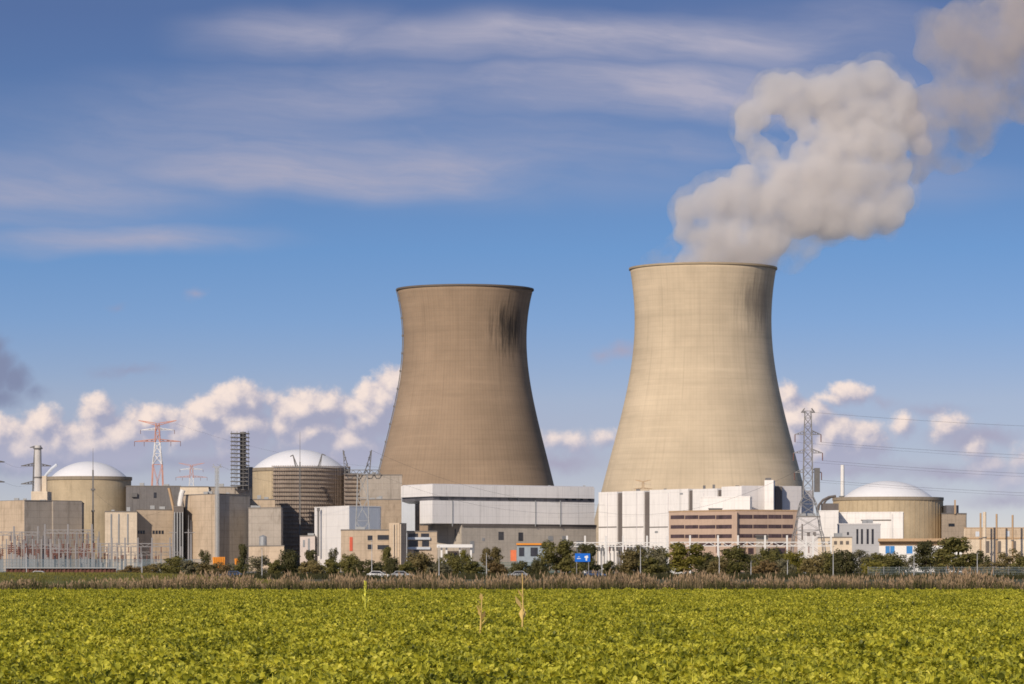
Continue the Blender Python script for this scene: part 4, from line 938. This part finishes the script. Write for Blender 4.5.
# ------------------------------------------------------------------ trees and shrubs
def scat(mb_v, mb_f, tones, c, rad, n, size, rr, shell=.55):
    for _ in range(n):
        d = Vector((rr.gauss(0, 1), rr.gauss(0, 1), rr.gauss(0, 1))).normalized(); t = (shell + (1 - shell) * rr.random()) * rr.uniform(.85, 1.12)
        q = Vector(c) + Vector((d.x * rad[0], d.y * rad[1], d.z * rad[2])) * t
        if q.z < .05: q.z = rr.uniform(.05, .6)
        nn = (d + Vector((rr.gauss(0, .38), rr.gauss(0, .38), rr.gauss(.12, .38)))).normalized()
        u = nn.orthogonal().normalized(); u = Matrix.Rotation(rr.uniform(0, 6.28), 3, nn) @ u; v = nn.cross(u); s_ = size * rr.uniform(.6, 1.4)
        b = len(mb_v); mb_v += [tuple(q - u * s_), tuple(q + v * s_ * .55), tuple(q + u * s_), tuple(q - v * s_ * .55)]; mb_f.append((b, b + 1, b + 2, b + 3)); tones.append(rr.random())
def tree_proto(seed, H, Wd, trunk, lump, leaf, n):
    """unit plants, H tall and Wd wide; returns crown mesh, trunk mesh"""
    rr = random.Random(seed); v, f, tn = [], [], []
    zc0 = H * trunk; tm = MB(); tm.tube([(0, 0, -.1), (rr.uniform(-.1, .1), 0, H * .3), (rr.uniform(-.3, .3), rr.uniform(-.2, .2), H * .72)], H * .028, 8, H * .008)
    k = 0
    while k < lump:
        a = rr.uniform(0, 6.28); h = rr.uniform(zc0, H * .90); t = (h - zc0) / max(.01, H - zc0)
        env = Wd / 2 * (math.sin(math.pi * min(1, max(.0, .16 + .80 * t))) ** .62) * .74
        rad = env * math.sqrt(rr.random()); c_ = (rad * math.cos(a), rad * math.sin(a), h)
        lr = rr.uniform(.13, .24) * min(Wd, H * 1.2)
        scat(v, f, tn, c_, (lr, lr, lr * rr.uniform(.65, .95)), n // lump, leaf, rr)
        if k < 9: tm.tube([(0, 0, H * rr.uniform(.12, .45)), (c_[0] * .5, c_[1] * .5, c_[2] * .75), c_], H * .012, 5, H * .004)
        k += 1
    zmax = max(q[2] for q in v); v = [(x, y, z * H / zmax) for x, y, z in v]
    me = bpy.data.meshes.new('crown'); me.from_pydata(v, [], f); at = me.attributes.new('tone', 'FLOAT', 'FACE'); at.data.foreach_set('value', tn)
    tmesh = bpy.data.meshes.new('trunk'); tmesh.from_pydata(tm.v, [], tm.f); tmesh.materials.append(bark)
    return me, tmesh
leaf_m = {'g': leafmat('mid_green_leaves', (.115, .112, .036), (.31, .27, .085)), 'd': leafmat('dark_green_leaves', (.072, .074, .032), (.20, .18, .07)),
          'o': leafmat('olive_leaves', (.17, .135, .056), (.37, .29, .12)), 's': leafmat('sage_leaves', (.17, .155, .095), (.34, .305, .175)), 'b': leafmat('browning_leaves', (.18, .125, .056), (.36, .25, .11)),
          'y': leafmat('yellowing_leaves', (.145, .14, .03), (.38, .32, .068))}
protos = {}
for kind, (H, Wd, tr, lu, lf, n) in dict(tree=(9, 7.5, .22, 30, .26, 4200), wide=(6, 8.5, .06, 34, .24, 4200), shrub=(4, 7, .02, 26, .22, 3000), airy=(6.5, 6, .16, 24, .2, 2100)).items():
    for k in range(2): protos[kind, k] = tree_proto(hash((len(kind), k, lu)) % 1000, H, Wd, tr, lu, lf, n) + (H, Wd)
cache = {}
def plant(px, top, wpx, Y, kind, tone, label, var=0, rz=None):
    cm, tm, H, Wd = protos[kind, var % 2]
    if (kind, var % 2, tone) not in cache:
        m2 = cm.copy(); m2.materials.append(leaf_m[tone]); cache[kind, var % 2, tone] = m2
    root = thing('tree' if kind in ('tree', 'airy') else 'shrub', label, 'tree' if kind in ('tree', 'airy') else 'shrub', (gx(px, Y), Y, 0), 'roadside trees and shrubs')
    h = zz(top, Y); wd = wpx * Y / F
    root.rotation_euler = (0, 0, random.uniform(0, 6.28) if rz is None else rz); root.scale = (wd / Wd * 1.32, wd / Wd * 1.32, h / H)
    for nm, me in (('crown', cache[kind, var % 2, tone]), ('trunk', tm)):
        c_ = bpy.data.objects.new(nm, me); COL.objects.link(c_); c_.parent = root
plants = [
 (171, 555, 30, 840, 'wide', 'g', 'dark green shrub below the tan brick building'), (192, 559, 24, 800, 'shrub', 's', 'greyish low shrub right of the dark green shrub below the tan brick building'),
 (205, 549, 12, 1000, 'airy', 'd', 'small dark bush against the foot of the large concrete block, tan face'), (208, 562, 30, 790, 'shrub', 'o', 'low olive shrub in front of the orange skip'),
 (219, 561.5, 22, 795, 'shrub', 'b', 'low brown shrub hiding the foot of the bigger orange skip'), (239, 562.5, 16, 790, 'shrub', 'g', 'small green shrub hiding the foot of the smaller skip'),
 (232, 563, 26, 800, 'shrub', 's', 'low sage shrub in front of the smaller skip'), (243.5, 543, 13, 980, 'tree', 'd', 'narrow dark tree at the right corner of the large concrete block'),
 (258, 555, 24, 820, 'airy', 's', 'loose grey green bush before the left end of the low tan shed'), (274, 559, 22, 800, 'shrub', 'g', 'green shrub before the low tan shed'),
 (291, 548, 27, 860, 'wide', 'd', 'rounded dark bush below the scaffolded reactor'), (309, 549, 15, 900, 'tree', 'd', 'dark round topped tree before the pinkish white annex'), (312, 559, 26, 800, 'shrub', 'o', 'olive shrub below the pinkish white annex'),
 (331, 558, 28, 820, 'shrub', 'g', 'green shrub below the white hall'), (333, 547, 10, 1010, 'airy', 'd', 'small dark bush against the white hall'), (349, 552, 20, 840, 'wide', 'g', 'green bush below the red panel of the tan office'),
 (368, 559, 30, 810, 'shrub', 'd', 'dark low shrub behind the white car'), (386.5, 546, 15, 930, 'tree', 'g', 'small green tree before the office windows'), (392, 556, 17, 860, 'wide', 'd', 'dark bush before the stair tower of the tan office'),
 (405, 561, 26, 800, 'shrub', 'g', 'low green shrub in front of the stair tower'), (425, 551, 38, 850, 'wide', 'o', 'broad olive bush before the balcony wing'), (450, 552, 26, 870, 'wide', 'g', 'green bush under the entrance canopy'),
 (464, 549, 13, 900, 'airy', 'y', 'small yellowing tree at right end of the entrance canopy'), (473, 560, 26, 800, 'shrub', 'g', 'low green shrub before the left base of the long hall'), (491, 546, 18, 930, 'tree', 'o', 'olive round tree against the grey base of the long hall'),
 (497, 561, 26, 810, 'shrub', 'b', 'brownish low shrub below the two dark doors'), (522, 560, 26, 800, 'shrub', 'd', 'dark shrub below the orange red banner'), (540, 557, 20, 830, 'wide', 'd', 'dark bush before the glazed shed'),
 (556.5, 538.5, 31, 800, 'tree', 'g', 'tall full green tree left of the blue road sign'), (590, 543, 25, 900, 'tree', 'd', 'dark tree right behind the blue road sign'), (573, 560, 20, 800, 'shrub', 'g', 'green shrub below the blue road sign'),
 (608, 560, 22, 820, 'shrub', 'd', 'dark shrub right of the blue road sign lamp post'), (629, 547, 34, 830, 'wide', 'o', 'broad olive bush below the first slot of the white hall'), (640, 544, 20, 960, 'airy', 'd', 'dark loose tree behind the broad olive bush'),
 (660, 545, 34, 860, 'wide', 's', 'sage green bush below the left end of the pink office'), (652, 556, 30, 790, 'shrub', 'g', 'green shrub in front of the sage bush'), (687.5, 541.5, 33, 800, 'tree', 'y', 'full yellow green tree before the left part of the pink office'),
 (707, 551, 26, 850, 'wide', 'd', 'dark bush right of the yellow green tree'), (729, 544, 38, 820, 'wide', 'g', 'big rounded green tree at the corner of the pink office'), (717, 557, 24, 780, 'shrub', 'o', 'olive shrub at the foot of the big rounded tree'),
 (753, 553, 24, 850, 'airy', 's', 'loose sage bush right of the pink office corner'), (769, 546, 30, 830, 'wide', 'g', 'green tree before the right part of the pink office'), (766, 559, 28, 780, 'shrub', 'b', 'brownish shrub before the right part of the pink office'),
 (794, 549, 28, 870, 'wide', 'y', 'pale green bush left of the dark lattice pylon foot'), (783, 558, 24, 790, 'shrub', 's', 'sage shrub left below the dark lattice pylon'), (812, 554, 30, 800, 'shrub', 'o', 'olive shrub at the dark lattice pylon foot'),
 (826, 550, 28, 880, 'wide', 'g', 'green bush before the low cream building'), (843, 548, 28, 840, 'wide', 'd', 'dark bush before the grey slotted building, left'), (863, 549, 24, 860, 'airy', 's', 'loose sage bush below the four narrow windows'),
 (884, 551, 40, 820, 'wide', 'g', 'broad green bush before the low white building, left of its blue windows'), (874, 560, 26, 770, 'shrub', 'y', 'yellowing low shrub below the broad green bush'), (905, 554, 22, 850, 'airy', 's', 'loose grey green bush before the blue windows'),
 (926, 539.5, 24, 840, 'tree', 'd', 'dark upright tree right of the blue windows'), (957.5, 536, 42, 820, 'tree', 'g', 'largest green tree, right of the right dome'), (940, 549, 20, 870, 'wide', 'o', 'olive bush between the upright tree and the largest tree'),
 (979, 549, 22, 850, 'wide', 'd', 'dark bush right of the largest tree'), (996, 561, 34, 790, 'shrub', 'o', 'low olive shrub below the pipe stacks'), (1011, 548, 24, 880, 'airy', 'o', 'loose brown green tree at the far right edge'),
 (1022, 556, 28, 820, 'shrub', 'g', 'green shrub in the far right corner of the hedge'), (150, 563, 24, 790, 'shrub', 'o', 'low olive shrub just right of the rusty pile wall'), (130, 565, 26, 800, 'shrub', 'b', 'brownish low shrub at the right end of the pile wall'),
 (1060, 545, 40, 830, 'tree', 'g', 'green tree just beyond the right edge'), (440, 562, 24, 790, 'shrub', 's', 'low sage shrub below the broad olive bush')]
for i, a in enumerate(plants): plant(*a, var=i)

# undergrowth between road and trees, one mass
def blades(name, label, cat, mat, pts, hfun, wid, lean, seg=2, plume=0.):
    rr = random.Random(len(pts)); v, f, tn = [], [], []
    for (x, y, z) in pts:
        h = hfun(x, y, rr); a = rr.uniform(0, 6.28); ca, sa = math.cos(a), math.sin(a); l = rr.gauss(0, lean) * h; lx, ly = l * math.cos(a * 3.1), l * math.sin(a * 3.1); t_ = rr.random()
        b = len(v); w_ = wid * rr.uniform(.6, 1.4)
        v += [(x - ca * w_, y - sa * w_, z), (x + ca * w_, y + sa * w_, z), (x + lx * .4 + ca * w_ * .7, y + ly * .4 + sa * w_ * .7, z + h * .55), (x + lx * .4 - ca * w_ * .7, y + ly * .4 - sa * w_ * .7, z + h * .55), (x + lx, y + ly, z + h)]
        f += [(b, b + 1, b + 2, b + 3), (b + 3, b + 2, b + 4)]; tn += [t_ * .35, .12 + t_ * .5]
        if plume and rr.random() < plume:
            b = len(v); q = Vector((x + lx, y + ly, z + h)); pl = h * rr.uniform(.13, .2); pw = wid * 1.9
            v += [tuple(q + Vector((0, 0, -pl))), tuple(q + Vector((ca * pw, sa * pw, -.25 * pl))), tuple(q + Vector((.3 * pl * math.copysign(1, lx), 0, pl * .8))), tuple(q + Vector((-ca * pw, -sa * pw, -.25 * pl)))]
            f.append((b, b + 1, b + 2, b + 3)); tn.append(rr.uniform(.6, 1))
    me = bpy.data.meshes.new(name); me.from_pydata(v, [], f); at = me.attributes.new('tone', 'FLOAT', 'FACE'); at.data.foreach_set('value', tn); me.materials.append(mat)
    ob = bpy.data.objects.new(name, me); COL.objects.link(ob)
    return tag(ob, label, cat, kind='stuff')
def reedmat():
    m = leafmat('dry_reeds', (.07, .074, .022), (.56, .38, .24), trans=.25, rough=.75); return m
rr = random.Random(11)
def fb(x, y, s=.12): return mnoise.fractal(Vector((x * s, y * s, 1.3)), 1., 2., 4)
pts = []
for i in range(34000):
    x = rr.uniform(-95, 95); y = rr.gauss(333, 2.2)
    pts.append((x, y, 0))
def hre(x, y, r):
    left = 1 - .42 * min(1, max(0, (-28 - x) / 14)); right = 1 - .35 * min(1, max(0, (x - 46) / 8))
    return max(.35, (.94 + .9 * fb(x, y, .30) + .5 * fb(x, y, 1.1) + r.gauss(0, .15)) * left * right)
blades('dry_reeds', 'band of brown dry reeds along the far edge of the green field', 'reeds', reedmat(), pts, hre, .030, .16, plume=.55)
pts = []
for i in range(18000):
    x = rr.uniform(-95, 95); y = rr.uniform(325, 335); pts.append((x, y, 0))
blades('verge_grass', 'low dark green grass at the foot of the reeds', 'grass', leafmat('verge_leaves', (.050, .055, .018), (.15, .135, .042)), pts, lambda x, y, r: max(.25, .66 + .9 * fb(x + 40, y, .5) + r.uniform(-.25, .2)), .05, .25)
pts = []
for i in range(26000):
    x = rr.uniform(-100, -14); y = rr.uniform(430, 458); e = min(1, max(0, (-16 - x) / 34)); e = e * e * (3 - 2 * e); q = math.sin(math.pi * (y - 424) / 50) ** .8
    pts.append((x, y, -.05 + 1.45 * e * q))
blades('bank_grass', 'yellow green grass on the low bank at left behind the field', 'grass', leafmat('bank_leaves', (.17, .16, .035), (.40, .34, .085)), pts, lambda x, y, r: r.uniform(.12, .34), .04, .3)
pts = []
for i in range(30000):
    y = rr.uniform(640, 790); x = gx(rr.uniform(-40, 1064), y)
    if 688 < y < 699: continue
    pts.append((x, y, 0))
blades('scrub_grass', 'rough olive grass and weeds under the roadside shrubs', 'grass', leafmat('scrub_leaves', (.05, .052, .018), (.16, .135, .055)), pts, lambda x, y, r: max(.2, .75 + .5 * fb(x, y, .08) + r.gauss(0, .2)), .09, .3)

# ------------------------------------------------------------------ the green crop
def crop_proto(seed, kind):
    rr = random.Random(seed); v, f, tn = [], [], []
    nl = rr.randint(30, 38)
    for k in range(nl):
        az = k * 2.39996 + rr.uniform(-.4, .4); L = rr.uniform(.05, .135); W_ = L * rr.uniform(.26, .46); el = R(rr.uniform(15, 100)); hb = rr.uniform(.05, .36) * (1 if kind < 4 else 1.5)
        d = Vector((math.cos(az), math.sin(az), 0)); sd_ = Vector((-d.y, d.x, 0)); q = Vector((0, 0, hb * .5)) + d * .03; b0 = len(v); seg = 4; t_ = rr.random(); tw = rr.uniform(-.5, .5)
        for i in range(seg + 1):
            t = i / seg; wv = W_ * (.18, .75, 1.0, .78, .12)[i] * rr.uniform(.85, 1.15); e = el - t * R(30 + rr.uniform(0, 35))
            if i: q = q + (d * math.cos(e) + Vector((0, 0, 1)) * math.sin(e)) * L / seg
            up = Vector((0, 0, 1)) * math.cos(e) - d * math.sin(e); sv = (sd_ + up * tw * t).normalized()
            v += [tuple(q + sv * wv + up * wv * .35), tuple(q), tuple(q - sv * wv + up * wv * .35 * rr.uniform(.3, 1.3))]
        for i in range(seg):
            for j in range(2): a = b0 + i * 3 + j; f.append((a, a + 1, a + 4, a + 3)); tn.append(min(1, max(0, t_ + rr.uniform(-.12, .12))))
    if kind >= 4:
        b = len(v); v += [(-.006, 0, 0), (.006, 0, 0), (.004, .02, .38), (-.004, .02, .38)]; f.append((b, b + 1, b + 2, b + 3)); tn.append(.5)
    me = bpy.data.meshes.new('crop_plant'); me.from_pydata(v, [], f); at = me.attributes.new('tone', 'FLOAT', 'FACE'); at.data.foreach_set('value', tn)
    me.polygons.foreach_set('use_smooth', [True] * len(f)); return me
def cropmat():
    m = bpy.data.materials.new('crop_leaves'); m.use_nodes = True; t = m.node_tree; n = NT(t); t.nodes.clear()
    rnd = n.n('ShaderNodeObjectInfo').outputs['Random']; at = n.n('ShaderNodeAttribute', attribute_name='tone').outputs['Fac']
    loc = n.n('ShaderNodeObjectInfo').outputs['Location']
    pn = n.noise(n.v('MULTIPLY', loc, (1, .4, 0)), .32, 4, .6); pn2 = n.noise(n.v('MULTIPLY', loc, (1, .4, 0)), 1.6, 3, .6)
    f = n.m('ADD', n.m('MULTIPLY', at, .5), n.m('MULTIPLY', rnd, .35))
    f = n.m('ADD', f, n.m('ADD', n.mapr(pn, .3, .7, -.16, .34), n.mapr(pn2, .3, .7, -.14, .14)), clamp=True)
    c_ = n.ramp(f, [(0, (.12, .135, .016)), (.33, (.36, .355, .028)), (.72, (.64, .59, .052)), (1, (.80, .72, .12))])
    pb = n.n('ShaderNodeBsdfPrincipled', {'Base Color': c_, 'Roughness': .55}); pb.inputs['Specular IOR Level'].default_value = .45
    tr = n.n('ShaderNodeBsdfTranslucent', {'Color': c_}); mx = n.n('ShaderNodeMixShader', {0: .3}); t.links.new(pb.outputs[0], mx.inputs[1]); t.links.new(tr.outputs[0], mx.inputs[2])
    t.links.new(mx.outputs[0], n.n('ShaderNodeOutputMaterial').inputs[0]); return m
cm = cropmat(); ccol = bpy.data.collections.new('crop_plants')
for k in range(6):
    me = crop_proto(100 + k, k); me.materials.append(cm); o = bpy.data.objects.new('crop_plant', me); ccol.objects.link(o)
def pts_band(y0, y1, dens, margin):
    half = lambda y: .150 * y + margin
    n = int(dens * (y1 - y0) * (half(y0) + half(y1))); y = y0 + (y1 - y0) * RNG.random(n); hw_ = half(y1); x = (RNG.random(n) * 2 - 1) * hw_
    k = np.abs(x) < .150 * y + margin; return x[k], y[k]
bx, by = [], []
for (y0, y1, dn) in ((52, 110, 24), (110, 180, 17), (180, 270, 11), (270, 325, 8)):
    x, y = pts_band(y0, y1, dn, 12); bx.append(x); by.append(y)
bx, by = np.concatenate(bx), np.concatenate(by)
sc_ = np.array([1.0 + .38 * mnoise.fractal(Vector((float(x) * .35, float(y) * .12, 4.)), 1., 2., 3) for x, y in zip(bx, by)]) * RNG.uniform(.75, 1.3, len(bx)) * (1 - (by - 60) / 3200)
keep = RNG.random(len(bx)) < np.clip(1.05 + 2.0 * np.array([mnoise.fractal(Vector((float(x) * .9, float(y) * .4, 9.)), 1., 2., 3) for x, y in zip(bx, by)]), .12, 1)
bx, by, sc_ = bx[keep], by[keep], sc_[keep]; n_ = len(bx)
me = bpy.data.meshes.new('crop_field'); me.vertices.add(n_); me.vertices.foreach_set('co', np.stack([bx, by, np.full(n_, .01)], 1).astype(np.float32).ravel())
a_ = me.attributes.new('rz', 'FLOAT', 'POINT'); a_.data.foreach_set('value', RNG.uniform(0, 6.28, n_).astype(np.float32))
a_ = me.attributes.new('sc', 'FLOAT', 'POINT'); a_.data.foreach_set('value', np.clip(sc_, .45, 2.).astype(np.float32))
a_ = me.attributes.new('pick', 'INT', 'POINT'); a_.data.foreach_set('value', RNG.choice(6, n_, p=[.2, .2, .2, .2, .1, .1]).astype(np.int32))
field = bpy.data.objects.new('crop_field', me); COL.objects.link(field); tag(field, 'leafy yellow green crop filling the whole near field', 'crop', kind='stuff')
g = bpy.data.node_groups.new('crop_scatter', 'GeometryNodeTree')
g.interface.new_socket('Geometry', in_out='INPUT', socket_type='NodeSocketGeometry'); g.interface.new_socket('Geometry', in_out='OUTPUT', socket_type='NodeSocketGeometry')
gi, go = g.nodes.new('NodeGroupInput'), g.nodes.new('NodeGroupOutput')
ci = g.nodes.new('GeometryNodeCollectionInfo'); ci.inputs['Collection'].default_value = ccol; ci.inputs['Separate Children'].default_value = True; ci.inputs['Reset Children'].default_value = True
ip = g.nodes.new('GeometryNodeInstanceOnPoints'); ip.inputs['Pick Instance'].default_value = True
def na(nm, ty):
    q = g.nodes.new('GeometryNodeInputNamedAttribute'); q.data_type = ty; q.inputs['Name'].default_value = nm; return q.outputs['Attribute']
cb = g.nodes.new('ShaderNodeCombineXYZ'); g.links.new(na('rz', 'FLOAT'), cb.inputs[2])
g.links.new(gi.outputs[0], ip.inputs['Points']); g.links.new(ci.outputs[0], ip.inputs['Instance']); g.links.new(na('pick', 'INT'), ip.inputs['Instance Index'])
er = g.nodes.new('FunctionNodeEulerToRotation'); g.links.new(cb.outputs[0], er.inputs[0]); g.links.new(er.outputs[0], ip.inputs['Rotation']); g.links.new(na('sc', 'FLOAT'), ip.inputs['Scale'])
g.links.new(ip.outputs[0], go.inputs[0])
md = field.modifiers.new('scatter', 'NODES'); md.node_group = g

# tall weeds standing out of the crop
def weed(label, px, foot, top, spread, mat, seed, nl=16):
    rr = random.Random(seed); Y = EYE * F / (foot - HOR); x = gx(px, Y); h = zz(top, Y); root = thing('tall_weed', label, 'weed', (x, Y, 0), 'tall weeds in the crop')
    MB().tube([(x, Y, 0), (x + .03, Y, h * .5), (x + spread * .2, Y, h)], .034, 6, .012).build('stalk', mat, root)
    m_ = MB()
    for k in range(nl):
        z = h * (.25 + .75 * k / nl); a = rr.uniform(0, 6.28); L = h * rr.uniform(.16, .30) * (1.2 - k / nl * .6); b = Vector((x + spread * .2 * (z / h), Y, z)); d = Vector((math.cos(a) * .6, math.sin(a) * .4, .8)).normalized(); sv = Vector((-math.sin(a), math.cos(a), 0)) * L * .2
        m_.add([b, b + d * L * .5 + sv, b + d * L, b + d * L * .5 - sv], [(0, 1, 2, 3)])
    m_.build('leaves', mat, root, recalc=False)
wy, wt = M('weed_yellow_green', (.68, .66, .10)), M('weed_dry', (.66, .47, .17))
weed('bright yellow green weed spike standing alone above the crop', 365, 612, 583, .05, wy, 1, 26)
weed('dry brownish weed stalk in the middle of the field', 480, 641, 594, .35, wt, 2, 9)
weed('tall thin yellow stalk rising past the reeds near the field centre', 522, 638, 573, .05, wt, 3, 4)
weed('small yellow weed low in the field, right of the spike', 458.5, 652, 640, .1, wy, 4, 20)

# ------------------------------------------------------------------ steam plume
def puffs(name, blobs, voxel, disp, seed):
    rr = random.Random(seed); bm = bmesh.new()
    for (px, py, r, dy) in blobs:
        s = 2000 / F; c_ = P(px, py, 2000) + Vector((0, dy, 0))
        mt = Matrix.Translation(c_) @ Matrix.Diagonal((r * s, r * s * 1.05, r * s * .97, 1))
        bmesh.ops.create_icosphere(bm, subdivisions=3, radius=1., matrix=mt)
    me = bpy.data.meshes.new(name); bm.to_mesh(me); bm.free(); ob = bpy.data.objects.new(name, me); COL.objects.link(ob)
    q = ob.modifiers.new('r', 'REMESH'); q.mode = 'VOXEL'; q.voxel_size = voxel
    for sz, st in disp:
        tx = bpy.data.textures.new('puff', 'CLOUDS'); tx.noise_scale = sz; tx.noise_depth = 2; tx.noise_basis = 'ORIGINAL_PERLIN'
        d = ob.modifiers.new('d', 'DISPLACE'); d.texture = tx; d.strength = st; d.mid_level = .5; d.texture_coords = 'LOCAL'
    q = ob.modifiers.new('r2', 'REMESH'); q.mode = 'VOXEL'; q.voxel_size = voxel
    dg = bpy.context.evaluated_depsgraph_get(); m2 = bpy.data.meshes.new_from_object(ob.evaluated_get(dg)); bpy.data.objects.remove(ob)
    v = np.zeros(len(m2.vertices) * 3); m2.vertices.foreach_get('co', v)
    mb = MB(); mb.v = [tuple(q) for q in v.reshape(-1, 3)]; mb.f = [tuple(pp.vertices) for pp in m2.polygons]; return mb
def steam(name, dens, col, soft=False, rng=(.40, .68), nsc=.028):
    m = bpy.data.materials.new(name); m.use_nodes = True; t = m.node_tree; n = NT(t); t.nodes.clear()
    pv = n.n('ShaderNodeVolumePrincipled', {'Color': (*col, 1), 'Density': dens, 'Anisotropy': .15})
    if soft:
        co = n.n('ShaderNodeTexCoord').outputs['Object']; ns = n.noise(co, nsc, 5, .6)
        t.links.new(n.m('MULTIPLY', n.mapr(ns, *rng), dens), pv.inputs['Density'])
    t.links.new(pv.outputs[0], n.n('ShaderNodeOutputMaterial').inputs['Volume']); m.cycles.homogeneous_volume = not soft
    return m
thick = [(690, 262, 18, 0), (716, 258, 24, 0), (745, 256, 26, 4), (765, 262, 16, 8), (706, 236, 24, -4), (735, 238, 30, 2), (768, 240, 26, 6), (690, 212, 20, -6), (712, 202, 24, -2), (740, 202, 30, 4), (770, 208, 34, 8), (802, 205, 36, 10), (835, 212, 30, 12),
 (862, 216, 25, 12), (888, 212, 22, 14), (905, 196, 18, 16), (790, 178, 24, 8), (820, 176, 30, 10), (852, 178, 28, 12), (882, 172, 22, 16), (876, 194, 18, 14), (838, 196, 26, 10), (832, 150, 24, 12), (862, 140, 28, 14), (890, 145, 26, 18), (905, 165, 16, 18),
 (752, 114, 20, 12), (747, 130, 14, 10), (770, 150, 14, 10), (755, 142, 13, 10), (776, 92, 24, 14), (800, 92, 26, 16), (828, 92, 28, 18), (852, 82, 26, 20), (880, 74, 25, 22), (905, 92, 22, 24), (890, 112, 26, 22), (860, 112, 28, 20), (915, 118, 20, 26), (925, 140, 14, 26), (836, 118, 20, 16), (800, 114, 17, 14), (809, 128, 12, 12), (762, 116, 12, 10), (752, 142, 9, 10), (800, 150, 12, 10), (757, 153, 12, 10), (768, 166, 13, 8), (745, 180, 18, 4), (725, 187, 16, 0), (690, 232, 18, -4)]
plume = thing('steam_plume', 'pale steam plume billowing up right from the pale cooling tower', 'steam plume', (gx(703, 2000), 2000, zz(266, 2000)))
pb_ = puffs('steam_body', [(a, b, r * .88, d) for a, b, r, d in thick], 1.5, ((17, 9.), (8, 5.5), (3.6, 3.0)), 1); pb_.build('steam_body', steam('steam', .12, (.975, .955, .945), True, (.25, .56), .06), plume, smooth=True)
halo = puffs('steam_veil', [(a, b, r * 1.16, d) for a, b, r, d in thick] + [(660, 262, 14, 0), (648, 264, 9, 0), (676, 250, 16, 0), (790, 262, 16, 6), (800, 245, 22, 8)], 2.0, ((13, 13.), (5, 8.)), 2); halo.build('steam_veil', steam('thin_steam', .042, (.975, .955, .945), True, (.36, .66), .05), plume, smooth=True)
thin = [(935, 120, 26, 30), (955, 145, 22, 34), (950, 95, 26, 34), (975, 110, 30, 40), (985, 75, 34, 46), (1005, 45, 40, 52), (1012, 92, 26, 52), (960, 50, 26, 44), (940, 35, 18, 40), (980, 15, 34, 50), (1030, 10, 45, 60), (1045, 70, 40, 62), (1060, 20, 50, 70), (1090, -20, 60, 80), (935, 8, 18, 44), (925, 160, 14, 30), (940, 138, 22, 30), (968, 142, 24, 38), (992, 122, 26, 46), (920, 122, 20, 28), (932, 98, 22, 30)]
dm = puffs('drifting_steam', [(a, b, r * 1.0, d) for a, b, r, d in thin], 2.6, ((15, 14.), (6, 9.)), 3)
dm.build('drifting_steam', steam('drifting_steam', .055, (.90, .85, .83), True, (.36, .62), .034), plume, smooth=True)
